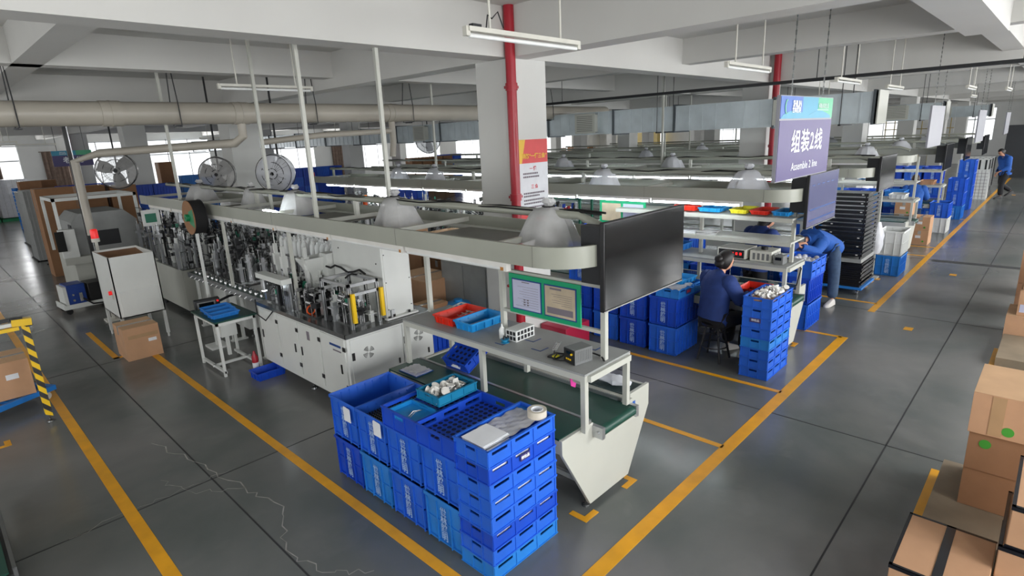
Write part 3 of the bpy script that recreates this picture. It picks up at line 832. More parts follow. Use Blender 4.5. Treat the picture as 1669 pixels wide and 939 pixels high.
m = MB(); m.box(0, -.004, .32, .6, 0, .46, 0); m.box(.6, -.004, .32, 1.0, 0, .46, 1); b = obj('sign_header', m, ['sign_teal', 'sign_green'], t)
text('SHILIN', .05, 'text_white', b, (.27, -.008, .41)); text('世林照明', .045, 'text_white', b, (.27, -.008, .36))
text('老  化', .2, 'text_white', t, (.5, -.006, .17), bold=.004); text('Ageing', .045, 'text_white', t, (.5, -.006, .04))
m = MB()
for x in (.15, .85): m.tube([(x, .015, .46), (x, .015, CEIL-2.46)], .008, 5)
obj('chain', m, 'steel_plate', t)
# ---------------------------------------------------------------- crates and trays
def crate_mesh(name, m1, text_on=True, insert=False, h=.372, sx=.6, sy=.4):
    m = MB(); a, b = sx/2, sy/2; i = .012; t_ = .006
    # floor, four walls (slightly tapered)
    tp = .012
    def ring(ox, z): return [(-a+ox, -b+ox, z), (a-ox, -b+ox, z), (a-ox, b-ox, z), (-a+ox, b-ox, z)]
    outer = [ring(i+tp, 0), ring(i, h*.93), ring(0, h*.93), ring(0, h)]
    inner = [ring(t_, h), ring(i+t_, h*.9), ring(i+tp+t_, .01)]
    rings = outer+inner
    vs = [p for r_ in rings for p in r_]; fs = [(3, 2, 1, 0)]
    for k in range(len(rings)-1):
        for j in range(4): fs.append((k*4+j, k*4+(j+1) % 4, (k+1)*4+(j+1) % 4, (k+1)*4+j))
    k = (len(rings)-1)*4; fs.append((k, k+1, k+2, k+3)); m.add(vs, fs, 0)
    # ribs
    for z in (h*.06, h*.5):
        m.box(-a+.008, -b+.008, z, a-.008, -b+.02, z+.008); m.box(-a+.008, b-.02, z, a-.008, b-.008, z+.008)
        m.box(-a+.008, -b+.008, z, -a+.02, b-.008, z+.008); m.box(a-.02, -b+.008, z, a-.008, b-.008, z+.008)
    for x in [(-a+.03)+(2*a-.06)*q/7 for q in range(8)]:
        m.box(x-.004, -b+.004, .01, x+.004, -b+.02, h*.95); m.box(x-.004, b-.02, .01, x+.004, b-.004, h*.95)
    for y in (-b+.02, -b*.36, b*.36, b-.02):
        m.box(-a+.004, y-.004, .01, -a+.02, y+.004, h*.95); m.box(a-.02, y-.004, .01, a-.004, y+.004, h*.95)
    if text_on:
        put_text(m, '世\n林\n照\n明', .07, (-a+.007, 0, h*.47), '-x', 1, bold=.0015, line=.95)
    if insert:
        m.box(-a+.03, -b+.03, h*.8, a-.03, b-.03, h*.82, 0)
        for u in range(11):
            for v in range(6):
                m.cyl((-a+.065+u*(2*a-.13)/10, -b+.06+v*(2*b-.12)/5, h*.82), (-a+.065+u*(2*a-.13)/10, -b+.06+v*(2*b-.12)/5, h*.824), .017, 10, mi=2)
    return m.mesh(name, [m1, 'crate_print', 'hole_shade'])
def slot_wall(m, u0, u1, h, put, slots, t=.006, zs=(.64, .82)):
    # wall from u0 to u1 with through slots; put(u0,u1,z0,z1) adds one box
    z0, z1 = h*zs[0], h*zs[1]
    put(u0, u1, 0, z0); put(u0, u1, z1, h); p = u0
    for a, b in slots:
        put(p, a, z0, z1); p = b
    put(p, u1, z0, z1)
def tray_mesh(name, m1, h=.116, sx=.62, sy=.305, insert=False, long_slots=True):
    m = MB(); a, b = sx/2, sy/2; t = .007
    m.box(-a, -b, 0, a, b, .006)
    W3 = sx/3; S = [(-a+W3*k+.036, -a+W3*(k+1)-.036) for k in range(3)]
    for s in (-1, 1):
        y0, y1 = (-b, -b+t) if s < 0 else (b-t, b)
        slot_wall(m, -a, a, h, lambda u, v, c, d: m.box(u, y0, c, v, y1, d), S if long_slots else [])
        x0, x1 = (-a, -a+t) if s < 0 else (a-t, a)
        slot_wall(m, -b, b, h, lambda u, v, c, d: m.box(x0, u, c, x1, v, d), [(-.05, .05)])
    for s in (-1, 1):
        for k in range(4):
            x = -a+W3*k; x = min(max(x, -a+.004), a-.004)
            y0, y1 = (-b-.006, -b) if s < 0 else (b, b+.006); m.box(x-.006, y0, 0, x+.006, y1, h)
        for y in (-b+.004, -b/3, b/3, b-.004):
            x0, x1 = (-a-.006, -a) if s < 0 else (a, a+.006); m.box(x0, y-.006, 0, x1, y+.006, h)
    e = .009
    m.box(-a-e, -b-e, h-.009, a+e, -b, h); m.box(-a-e, b, h-.009, a+e, b+e, h); m.box(-a-e, -b, h-.009, -a, b, h); m.box(a, -b, h-.009, a+e, b, h)
    m.box(-a-e, -b-e, 0, a+e, -b, .006); m.box(-a-e, b, 0, a+e, b+e, .006); m.box(-a-e, -b, 0, -a, b, .006)
    if insert:
        m.box(-a+t, -b+t, h*.5, a-t, b-t, h*.53)
        nu = int(sx/.05); nv = int(sy/.05)
        for u in range(nu):
            for v in range(nv):
                x = -a+.035+u*(2*a-.07)/(nu-1); y = -b+.035+v*(2*b-.07)/(nv-1)
                m.cyl((x, y, h*.53), (x, y, h*.536), .017, 10, mi=1)
    return m.mesh(name, [m1, 'hole_shade'])
CM = {k: crate_mesh('plastic_crate', k) for k in ('blue_crate', 'deep_blue_crate', 'sky_blue_crate')}
CW = crate_mesh('plastic_crate', 'white_crate', text_on=False)
CB = crate_mesh('plastic_crate', 'deep_blue_crate', text_on=False)
TM = {k: tray_mesh('plastic_tray', k) for k in ('blue_crate', 'deep_blue_crate', 'sky_blue_crate')}
def single(name, me, label, cat, loc, rz=0, group=None):
    o = link(name, me, None, loc, (0, 0, rz)); return tag(o, label, cat, group)
random.seed(11)
ORD = ['bottom', 'second', 'third', 'fourth', 'fifth', 'sixth', 'seventh', 'top']
# the row of crates along the yellow line: four columns of two
cols = [(3.985, 'farthest column, under the torn paper slip'), (3.58, 'second column from the machine'), (3.17, 'column under the two stacked trays'), (2.76, 'column beside the tall tray stack')]
cc = ['deep_blue_crate', 'sky_blue_crate', 'blue_crate', 'sky_blue_crate']
cu = ['blue_crate', 'blue_crate', 'blue_crate', 'blue_crate']
for k, (y, lab) in enumerate(cols):
    single('plastic_crate', CM[cc[k]], 'lower blue crate on the floor in the %s' % lab, 'crate', (2.355, y, .001), group='lower crates of the row beside the yellow line')
    single('plastic_crate', CM[cu[k]], 'upper blue crate of the row in the %s' % lab, 'crate', (2.355, y, .374), group='upper crates of the row beside the yellow line')
# insert and contents
m = MB(); m.box(-.27, -.17, 0, .27, .17, .01)
for u in range(22):
    for v in range(13): m.box(-.26+u*.0245, -.16+v*.0255, .01, -.248+u*.0245, -.148+v*.0255, .028)
tag(obj('parts_grid', m, 'steel_plate', None, (2.36, 3.58, .655)), 'dense grid of small grey metal parts inside the second crate of the row', 'metal parts')
m = MB(); m.box(-.2, -.12, 0, .2, .12, .012)
for u in range(12): m.box(-.18+u*.031, -.11, .012, -.166+u*.031, .11, .02)
tag(obj('parts_grid', m, 'steel_plate', None, (2.5, 3.93, .39)), 'flat grey parts sheet lying at the bottom of the empty farthest crate', 'metal parts')
for (y, z, lab) in ((3.9, .5, 'torn white paper slip taped to the farthest upper crate'), (3.47, .52, 'torn white paper slip taped to the second upper crate')):
    m = MB(); m.box(0, -.05, -.05, .002, .05, .06); m.prism([(-.05, .06), (.05, .06), (.04, .075), (-.045, .07)], 'x', 0, .002)
    o = obj('paper_slip', m, 'paper', None, (2.046, y, z+.14)); tag(o, lab, 'paper')
# stacked trays on the third column
TI = tray_mesh('plastic_tray', 'deep_blue_crate', h=.15, sx=.62, sy=.4, insert=True)
single('plastic_tray', TI, 'deep blue perforated tray carrying the trays of lamp parts', 'tray', (2.36, 3.17, .748))
single('plastic_tray', TI, 'deep blue tray with rows of round holes beside the tall tray stack', 'tray', (2.36, 2.765, .748))
TC = tray_mesh('plastic_tray', 'teal_tray', h=.07, sx=.36, sy=.25, long_slots=False)
single('plastic_tray', TC, 'small teal tray heaped with white and silver lamp caps', 'tray', (2.48, 3.14, .9))
TD = tray_mesh('plastic_tray', 'light_blue_tray', h=.035, sx=.22, sy=.3, long_slots=False)
single('plastic_tray', TD, 'shallow blue tray with tweezers beside the teal tray of lamp caps', 'tray', (2.17, 3.17, .84))
m = MB(); m.tube([(0, 0, 0), (.06, .02, .012), (.12, .02, .004)], .003, 5); m.tube([(0, .02, 0), (.06, .04, .012), (.12, .02, .004)], .003, 5)
tag(obj('tweezers', m, 'silver', None, (2.12, 3.13, .852)), 'metal tweezers lying in the shallow blue tray', 'tweezers')
# lamp caps
random.seed(5)
m = MB(); m.lathe([(0, 0), (.016, 0), (.02, .012), (.03, .03), (.031, .034), (0, .034)], n=12)
capm = m.mesh('lamp_holder', 'lamp_white')
m = MB(); m.lathe([(0, 0), (.012, 0), (.014, .01), (.017, .012), (.017, .028), (.0, .03)], n=10)
capm2 = m.mesh('metal_cap', 'silver')
for k in range(64):
    x = 2.48+random.uniform(-.14, .14); y = 3.14+random.uniform(-.09, .09); lvl = k//32
    o = link('lamp_holder', capm if k % 2 else capm2, None, (x, y, .912+lvl*.03+random.uniform(0, .008)), (random.uniform(-1.4, 1.4), random.uniform(-1.4, 1.4), random.uniform(0, 6)))
    tag(o, ('white plastic' if k % 2 else 'silver metal')+' lamp cap heaped in the small teal tray', 'lamp cap', ('white' if k % 2 else 'silver')+' lamp caps in the teal tray')
# tall tray stack, eight trays
tc = ['sky_blue_crate', 'blue_crate', 'deep_blue_crate', 'blue_crate', 'blue_crate', 'blue_crate', 'deep_blue_crate', 'blue_crate']
for k in range(8):
    single('plastic_tray', TM[tc[k]], 'blue slotted tray, %s of the tall stack nearest the camera' % (ORD[k] if k in (0, 7) else ORD[k]+' from the bottom'), 'tray',
           (2.37+random.uniform(-.003, .003), 2.42+random.uniform(-.003, .003), .001+k*.1165), group='trays of the tall stack')
for k, c_ in ((2, 'white'), (4, 'white'), (6, 'pinkish white')):
    tag(obj('foam_sheet', MB().box(-.27, -.135, 0, .27, .135, .075), 'paper', None, (2.37, 2.42, .01+k*.1165)), c_+' foam sheet showing through the slots of the %s tray of the tall stack' % ORD[k], 'foam sheet')
m = MB(); m.box(0, -.002, 0, .09, 0, .045); lb = obj('tray_label', m, 'sign_dark_purple', None, (2.33, 2.258, .74)); tag(lb, 'small dark label with white characters on the tall tray stack', 'label')
text('待检品', .026, 'text_white', lb, (.045, -.004, .022), bold=.0005)
# on the top tray: paper sheets, film, roll of tape
m = MB()
for k in range(14): m.rbox((random.uniform(-.004, .004), random.uniform(-.004, .004), .002+k*.003), (.22, .2, .0022), random.uniform(-.04, .04))
tag(obj('paper_stack', m, 'paper', None, (2.19, 2.42, .895)), 'stack of thin white strips lying on the tall tray stack', 'paper')
m = MB(); rings = []
random.seed(9)
n = 14
vs = [(-.19+.38*i/n, -.12+.24*j/n, .006+.007*math.sin(i*1.3+j*.7)*math.cos(j*1.1)+random.uniform(0, .004)) for i in range(n+1) for j in range(n+1)]
fs = [(i*(n+1)+j, (i+1)*(n+1)+j, (i+1)*(n+1)+j+1, i*(n+1)+j+1) for i in range(n) for j in range(n)]
m.add(vs, fs)
tag(obj('plastic_bag', m, 'plastic_film', None, (2.42, 2.42, .918)), 'crumpled clear plastic bag on the tall tray stack between papers and tape roll', 'plastic bag')
m = MB(); m.lathe([(.036, 0), (.065, 0), (.065, .05), (.036, .05)], n=32)
vs = MB(); 
tr = thing('tape_roll', 'wide roll of clear packing tape on the tall tray stack', 'tape roll', (2.6, 2.345, .925))
m = MB(); k = 32
prof = [(.042, 0), (.066, 0), (.066, .052), (.042, .052)]
vsl = [(r_*math.cos(2*PI*j/k), r_*math.sin(2*PI*j/k), z) for r_, z in prof for j in range(k)]
m.add(vsl, [(i*k+j, i*k+(j+1) % k, ((i+1) % 4)*k+(j+1) % k, ((i+1) % 4)*k+j) for i in range(4) for j in range(k)])
obj('tape_winding', m, 'tape_winding', tr)
prof = [(.038, -.001), (.043, -.001), (.043, .054), (.038, .054)]
m = MB(); vsl = [(r_*math.cos(2*PI*j/k), r_*math.sin(2*PI*j/k), z) for r_, z in prof for j in range(k)]
m.add(vsl, [(i*k+j, i*k+(j+1) % k, ((i+1) % 4)*k+(j+1) % k, ((i+1) % 4)*k+j) for i in range(4) for j in range(k)])
obj('paper_core', m, 'paper', tr)
m = MB(); m.box(-.04, -.1, 0, .05, .1, .004); tag(obj('parts_sheet', m, 'sky_blue_crate', None, (2.62, 2.49, .905)), 'light blue sheet under the tape roll in the top tray', 'sheet')

# ---------------------------------------------------------------- things on and in the near bench
def open_tray(label, me, loc, rz=0): return single('plastic_tray', me, label, 'tray', loc, rz)
def bin_mesh(mn, sx, sy, h):
    m = MB(); a, b = sx/2, sy/2; t = .01
    def ring(o, z): return [(-a+o, -b+o, z), (a-o, -b+o, z), (a-o, b-o, z), (-a+o, b-o, z)]
    rings = [ring(.02, 0), ring(.008, h*.8), ring(0, h*.8), ring(0, h), ring(.008, h), ring(.016, h*.85), ring(.028, .006)]
    vs = [p for r_ in rings for p in r_]; fs = [(3, 2, 1, 0)]
    for k in range(6):
        for j in range(4): fs.append((k*4+j, k*4+(j+1) % 4, (k+1)*4+(j+1) % 4, (k+1)*4+j))
    fs.append((24, 25, 26, 27)); m.add(vs, fs)
    for k in range(4):
        x = -a*.7+k*a*.47; m.box(x-.006, -b, .01, x+.006, -b+.02, h*.8); m.box(x-.006, b-.02, .01, x+.006, b, h*.8)
    for k in range(3):
        y = -b*.6+k*b*.6; m.box(-a, y-.005, .01, -a+.02, y+.005, h*.8)
    return m.mesh('plastic_tray', mn)
open_tray('bright red tray on the near bench shelf', bin_mesh('red_tray', .42, .27, .08), (3.25, 3.84, 1.151))
open_tray('light blue tray holding a printed card on the near bench shelf', bin_mesh('light_blue_tray', .42, .24, .08), (3.25, 3.57, 1.151))
m = MB(); m.box(-.12, -.06, 0, .12, .06, .002); tag(obj('parts_card', m, 'paper_lilac', None, (3.24, 3.56, 1.165)), 'pale card lying in the light blue tray on the shelf', 'card')
m = MB()
for i in range(8): m.box(-.21+i*.06, -.16, .0, -.2+i*.06, .16, .012)
for j in range(6): m.box(-.21, -.16+j*.062, .0, .22, -.15+j*.062, .012)
tag(obj('parts_rack', m, 'white_crate', None, (3.33, 4.0, 1.151), (0, R(-8), 0)), 'white lattice rack behind the bright red tray', 'rack')
t = thing('fixture_block', 'white block of small square compartments on the near bench shelf', 'parts holder', (3.22, 3.06, 1.151), 0)
m = MB(); m.box(-.11, -.06, 0, .11, .06, .095); obj('block_body', m, 'white_crate', t, bevel=.003)
m = MB()
for i in range(3):
    for j in range(2):
        m.box(-.112, -.05+i*.035, .012+j*.042, -.109, -.025+i*.035, .042+j*.042)
for i in range(5):
    for j in range(2): m.box(-.095+i*.04, -.062, .012+j*.042, -.068+i*.04, -.059, .042+j*.042)
obj('compartment', m, 'dark_metal', t)
t = thing('glue_bottle', 'small white squeeze bottle beside the block of compartments', 'bottle', (3.12, 3.17, 1.151))
m = MB(); m.lathe([(0, 0), (.024, 0), (.026, .07), (.018, .09), (.008, .1), (.005, .125), (0, .125)], n=16); obj('bottle_body', m, 'vial_white', t)
m = MB(); m.lathe([(0, .096), (.01, .096), (.01, .106), (0, .106)], n=12); obj('nozzle_ring', m, 'white_crate', t)
t = thing('solder_reel', 'turquoise solder reel with dark nozzle on the near bench shelf', 'solder reel', (3.06, 3.08, 1.151))
m = MB(); m.lathe([(0, 0), (.035, 0), (.035, .005), (.02, .007), (.02, .022), (.035, .024), (.035, .03), (0, .03)], n=18); obj('reel', m, 'teal_tray', t)
m = MB(); m.tube([(-.02, .0, .03), (0, .01, .05), (.02, .0, .035), (.03, -.01, .05)], .008, 6); obj('wire_coil', m, 'dark_metal', t)
t = thing('soldering_station', 'grey soldering station with knob and tools on the near shelf end', 'soldering station', (3.1, 2.38, 1.151), R(-12))
m = MB(); m.box(-.075, -.06, 0, .09, .06, .115)
for k in range(9): m.box(-.06+k*.016, -.063, .02, -.054+k*.016, .063, .1)
obj('station_case', m, 'grey_instrument', t, bevel=.002)
m = MB(); m.box(-.08, -.058, .004, -.075, .058, .112); f = obj('front_panel', m, 'dark_metal', t)
m = MB(); m.box(-.083, -.02, .07, -.08, .03, .095); obj('display', m, 'screen', f)
m = MB()
for k in range(3): m.box(-.084, -.02+k*.02, .03, -.08, -.008+k*.02, .042)
m.cyl((-.08, -.03, .08), (-.09, -.03, .08), .008, 10); obj('button', m, 'warn_yellow', f)
m = MB(); m.tube([(-.08, .01, .02), (-.12, .05, .02), (-.13, .12, .012), (-.06, .16, .03), (.0, .12, .02), (-.04, .08, .01)], .006, 6)
m.tube([(.09, .0, .05), (.14, -.02, .03), (.16, -.08, .02), (.13, -.14, .01)], .007, 6); obj('cord', m, 'rubber', t)
t = thing('iron_holder', 'black soldering iron holder with sponge beside the soldering station', 'iron holder', (3.07, 2.56, 1.151))
m = MB(); m.box(-.05, -.04, 0, .05, .04, .014); m.tube([(0, .02, .014), (.01, .02, .05)], .006, 6); obj('holder_base', m, 'dark_metal', t)
m = MB()
for k in range(9): m.tube([(.01+.018*math.cos(a)+k*.006, .02+.018*math.sin(a), .05+k*.005) for a in [q*.7 for q in range(10)]], .0022, 4)
obj('coil', m, 'silver', t)
m = MB(); m.box(-.045, -.035, .014, 0, 0, .022); obj('sponge', m, 'yellow_tray', t)
m = MB()
for (x, y, a, b) in ((3.2, 2.9, .1, .012), (3.0, 3.05, .09, .012), (3.08, 2.72, .012, .1), (3.35, 2.4, .1, .012)):
    m.box(x, y, 0, x+a, y+b, .001); m.box(x, y, 0, x+b, y+a, .001)
obj('position_mark', m, 'board_blue', s1, (-2.93, -2.19, 1.1505))
t = thing('tilted_crate', 'deep blue perforated tray standing tilted on the near belt under the shelf', 'tray', (3.28, 3.78, .735))
o = link('tray_shell', tray_mesh('plastic_tray', 'deep_blue_crate', h=.1, sx=.34, sy=.3, insert=True), t, (0, 0, .06), (R(0), R(-28), 0))
m = MB(); m.box(-.003, -.06, 0, 0, .06, .04); lb = obj('tray_label', m, 'paper', t, (-.172, 0, .0)); put = MB()
m = MB(); m.box(-.1, -.13, 0, .1, .13, .006, 0); t = thing('folder', 'blue-edged clear document folder lying on the near bench left end', 'folder', (2.86, 4.05, .717)); obj('folder_cover', m, 'board_blue', t)
m = MB(); m.box(-.09, -.12, .006, .09, .12, .01); obj('folder_sheet', m, 'paper_lilac', t)
m = MB(); n = 10; random.seed(4)
vs = [(-.08+.16*i/n, -.1+.2*j/n, .013+.012*abs(math.sin(i*1.1+j*.8))+random.uniform(0, .004)) for i in range(n+1) for j in range(n+1)]
m.add(vs, [(i*(n+1)+j, (i+1)*(n+1)+j, (i+1)*(n+1)+j+1, i*(n+1)+j+1) for i in range(n) for j in range(n)]); obj('film', m, 'plastic_film', t)
t = thing('bubble_wrap', 'crumpled roll of bubble wrap on the near bench behind the shelf leg', 'bubble wrap', (3.7, 2.48, .728))
random.seed(6); rings = []
for i in range(12):
    u = -.16+.32*i/11; rr = .045*(.6+.5*math.sin(PI*i/11))*(1+random.uniform(-.15, .15))
    rings.append([(rr*1.3*math.cos(2*PI*j/14)*(1+random.uniform(-.12, .12)), u, .045+rr*.8*math.sin(2*PI*j/14)*(1+random.uniform(-.12, .12))) for j in range(14)])
m = MB(); m.loft(rings); obj('film_roll', m, 'film_white', t)
m = MB(); m.prism([(0, 0), (.05, -.03), (.06, .0), (.02, .03), (.01, .1), (-.015, .1)], 'y', -.002, .002)
tag(obj('ribbon_scrap', m, 'magenta', None, (2.99, 2.36, 1.0)), 'magenta ribbon hanging under the near shelf by its front leg', 'ribbon')
# ---------------------------------------------------------------- white assembly machine
t = thing('assembly_machine', 'big white machine cabinet with steel top beside the near bench', 'machine', (2.70, 4.97, 0))
m = MB(); m.box(.01, .01, .14, 1.09, 2.1, .87); obj('cabinet_body', m, 'white_powder', t, bevel=.004)
m = MB(); m.box(0, 0, .87, 1.1, 2.12, .9); m.box(-.005, -.005, .86, 1.105, .015, .905); m.box(-.005, 0, .86, .012, 2.12, .905); obj('machine_top', m, 'steel_plate', t)
for k, (a, b) in enumerate(((.04, .66), (.68, 1.06))):
    m = MB(); m.box(a, -.002, .2, b, .01, .84); d = obj('door', m, 'white_powder', t, bevel=.003)
    m = MB()
    cx = a+.2 if k == 0 else a+.2
    for ring in range(4):
        r_ = .02+ring*.014
        for q in range(8):
            if q % 2 == 0:
                a0 = q*PI/4+.1; a1 = a0+PI/4+.15
                pts = [(cx+r_*math.cos(a0+(a1-a0)*s/4), -.004, .66+r_*math.sin(a0+(a1-a0)*s/4)) for s in range(5)]
                m.tube(pts, .0035, 4)
    obj('vent', m, 'dark_metal', d)
    m = MB(); m.box(a+.005, -.012, .62, a+.035, 0, .7); m.box(b-.06, -.012, .42, b-.045, 0, .48); obj('latch', m, 'black_plastic', d)
for k in range(4):
    a = .05+k*.51
    m = MB(); m.box(-.003, a, .2, .012, a+.49, .84); d = obj('door', m, 'white_powder', t, bevel=.003)
    m = MB(); m.box(-.012, a+.08, .46, -.003, a+.1, .56) if k % 2 == 0 else m.box(-.012, a+.43, .46, -.003, a+.45, .56)
    for z in (.3, .72): m.box(-.01, a-.02, z, -.003, a+.03, z+.045)
    obj('latch', m, 'black_plastic', d)
m = MB(); m.box(-.006, .12, .74, -.003, .34, .765); obj('name_plate', m, 'board_blue', t)
m = MB(); m.box(-.006, .12, .69, -.003, .28, .705); m.box(-.006, .78, .68, -.003, .84, .78); obj('data_sticker', m, 'text_grey', t)
for x in (.1, 1.0):
    for y in (.1, 1.05, 2.0):
        m = MB(); m.cyl((x, y, .02), (x, y, .15), .014, 8); m.lathe([(0, 0), (.04, 0), (.035, .018), (.015, .03), (0, .03)], (x, y, 0), 14); obj('levelling_foot', m, 'steel_plate', t)
# guard frame
def al_bar(mb, p, q, w_=.03):
    x0, x1 = sorted((p[0], q[0])); y0, y1 = sorted((p[1], q[1])); z0, z1 = sorted((p[2], q[2])); h = w_/2
    mb.box(x0-h, y0-h, z0-(h if z0 == z1 else 0), x1+h, y1+h, z1+(h if z0 == z1 else 0))
    # dark grooves of the profile
    if z1-z0 > .1:
        mb.box(x0-h-.001, y0-.004, z0, x0-h, y0+.004, z1, 1); mb.box(x0-.004, y0-h-.001, z0, x0+.004, y0-h, z1, 1)
m = MB()
X0, X1, Y0_, Y1_, Z0, Z1 = .16, .49, .12, .66, .9, 1.36
for x in (X0, X1):
    for y in (Y0_, Y1_): al_bar(m, (x, y, Z0), (x, y, Z1))
for z in (Z1, 1.26):
    al_bar(m, (X0, Y0_, z), (X1, Y0_, z)); al_bar(m, (X0, Y1_, z), (X1, Y1_, z))
al_bar(m, (X0, Y0_, Z1), (X0, Y1_, Z1)); al_bar(m, (X1, Y0_, Z1), (X1, Y1_, Z1))
gf = obj('guard_frame', m, ['aluminium', 'dark_metal'], t)
for x in (X0+.02, X1+.03):
    m = MB(); m.box(x-.018, Y0_-.05, .97, x+.018, Y0_-.017, 1.28); obj('light_curtain', m, 'warn_yellow', t)
m = MB(); m.box(.62, .08, .9, .66, 1.1, 1.0); obj('support_rail', m, 'aluminium', t)
# mechanism inside and behind the frame
random.seed(21)
def mech(parent, x0, y0, z0, x1, y1, z1, n, seed, base=True):
    random.seed(seed); ux = lambda: random.uniform(x0, x1); uy = lambda: random.uniform(y0, y1)
    if base:
        m = MB(); m.box(x0, y0, z0, x1, y1, z0+.015); obj('base_plate', m, 'steel_plate', parent)
    for k in range(n):
        x, y = ux(), uy(); h = random.uniform(.35, 1)*(z1-z0); w_ = random.uniform(.012, .03)
        m = MB(); m.box(x-w_, y-w_, z0, x+w_, y+w_, z0+h)
        m.box(x-w_*2.2, y-w_*1.6, z0+h*.7, x+w_*2.2, y+w_*1.6, z0+h*.78); m.cyl((x, y, z0+h), (x, y, z0+h+.06), .005, 6)
        obj('bracket', m, random.choice(['aluminium', 'aluminium', 'silver', 'white_powder', 'dark_metal']), parent)
    m = MB()
    for k in range(n):
        x, y, z = ux(), uy(), random.uniform(z0+.1, z1-.05); l = random.uniform(.05, .12); r_ = random.uniform(.012, .022)
        d = random.choice([(l, 0, 0), (0, l, 0), (0, 0, l)]); m.cyl((x, y, z), (x+d[0], y+d[1], z+d[2]), r_, 10); m.cyl((x+d[0], y+d[1], z+d[2]), (x+d[0]*1.6, y+d[1]*1.6, z+d[2]*1.6), .005, 6)
        m.box(x-.02, y-.02, z0, x-.012, y-.012, z)
    obj('pneumatic_cylinder', m, 'silver', parent)
    m = MB()
    for k in range(n):
        x, y, z = ux(), uy(), random.uniform(z0+.02, z1-.1); m.rbox((x, y, z), (random.uniform(.03, .09), random.uniform(.03, .09), random.uniform(.02, .06)), random.uniform(0, 1))
    obj('motor_block', m, 'dark_metal', parent)
    m = MB()
    for k in range(n+2):
        p = [(ux(), uy(), random.uniform(z0+.02, z1)) for q in range(3)]
        pts = []
        for q in range(9):
            s = q/8; a, b, c = p
            pts.append(tuple((1-s)**2*a[i]+2*s*(1-s)*b[i]+s*s*c[i] for i in range(3)))
        m.tube(pts, random.uniform(.003, .006), 5)
    obj('air_hose', m, 'rubber', parent)
    m = MB()
    for k in range(max(2, n//3)):
        x, y, z = ux(), uy(), random.uniform(z0+.05, z1-.05); m.rbox((x, y, z), (.05, .008, .06), random.uniform(0, 3))
    obj('circuit_board', m, 'pcb_green', parent)
mech(t, .2, .18, .9, .46, .62, 1.24, 10, 1)
m = MB(); m.tube([(.48+.01*math.sin(k), .3+.12*k, 1.4+.03*math.sin(k*1.7)) for k in range(8)], .012, 6); m.tube([(.3+.05*k, .4+.02*k, 1.38+.02*math.sin(k)) for k in range(6)], .01, 6)
obj('cable_bundle', m, 'rubber', t)
mech(t, .1, .8, .9, .5, 2.05, 1.28, 26, 2)
m = MB()
for k in range(3): al_bar(m, (.1, 1.32+.055*k, .9), (.1, 1.32+.055*k, 1.24), .045)
obj('profile_bundle', m, ['aluminium', 'dark_metal'], t)
m = MB(); m.box(-.02, 1.25, 1.24, .1, 1.95, 1.3); obj('camera_arm', m, 'white_powder', t)
m = MB(); m.cyl((-.03, 1.72, 1.12), (-.03, 1.72, 1.24), .03, 12); obj('camera', m, 'aluminium', t)
m = MB(); m.cyl((-.03, 1.72, 1.11), (-.03, 1.72, 1.12), .028, 12); obj('ring_light', m, 'tube_on', t)
m = MB(); m.tube([(-.05, 2.0, .96), (-.09, 1.9, .8), (-.06, 1.75, .74), (.0, 1.65, .86)], .008, 6); obj('cable', m, 'rubber', t)
m = MB()
for (x, y) in ((.2, 1.6), (.32, 1.3), (.25, 1.9)): m.box(x-.02, y-.02, .9, x+.02, y+.02, 1.62); m.cyl((x, y, 1.62), (x, y, 1.75), .006, 6); m.box(x-.035, y-.03, 1.36, x+.035, y+.03, 1.5)
obj('lift_column', m, 'white_powder', t)
m = MB(); m.tube([(.14+.05*math.cos(k), .95, .97+.05*math.sin(k)) for k in [q*.7 for q in range(10)]], .009, 6); obj('handwheel', m, 'dull_orange', t)
# tall control cabinet and feeder
t = thing('control_cabinet', 'tall white control cabinet standing on the near end of the big white machine', 'cabinet', (3.27, 5.08, .905))
m = MB(); m.box(0, 0, 0, .36, 1.0, .86); obj('cabinet_body', m, 'white_powder', t, bevel=.005)
m = MB(); m.box(.02, -.006, .02, .34, 0, .84); d = obj('door', m, 'white_powder', t, bevel=.003)
m = MB()
for z in (.1, .4, .7): m.cyl((.03, -.012, z), (.03, -.006, z), .006, 8); m.cyl((.33, -.012, z), (.33, -.006, z), .006, 8)
obj('hinge', m, 'black_plastic', d)
m = MB()
for k in range(14): m.box(-.004, .32, .12+k*.022, 0, .335, .132+k*.022)
for (y, z) in ((.1, .2), (.1, .6), (.85, .2), (.85, .7)): m.cyl((-.006, y, z), (0, y, z), .008, 8)
obj('vent', m, 'dark_metal', t)
m = MB(); m.box(-.03, -.06, 0, .38, 0, .02); obj('base_flange', m, 'white_powder', t)
m = MB(); m.box(.0, -.05, .02, .03, -.03, .035); m.cyl((.08, -.03, .02), (.08, -.03, .045), .014, 10); m.cyl((.28, -.03, .02), (.28, -.03, .045), .014, 10); obj('clamp_knob', m, 'black_plastic', t)
m = MB(); m.prism([(.365, .1), (.4, .1), (.385, .42), (.365, .42)], 'x', 0, .005); m.box(.365, .1, .3, .385, .22, .55); m.box(.365, .05, .28, .395, .14, .4); obj('document_holder', m, 'paper', t)
t = thing('feeder_hopper', 'white funnel feeder behind the tall control cabinet', 'feeder', (3.12, 6.3, .905))
m = MB()
def fr(a, b, z): return [(-a, -b, z), (a, -b, z), (a, b, z), (-a, b, z)]
m.loft([fr(.05, .05, .3), fr(.06, .05, .38), fr(.15, .12, .56), fr(.15, .12, .58), fr(.135, .105, .56), fr(.04, .04, .38)], caps=False); m.box(-.06, -.06, .0, .06, .06, .3)
obj('funnel', m, 'white_powder', t)
m = MB(); m.box(.08, -.2, .3, .2, -.04, .62); obj('hopper_box', m, 'white_powder', t)
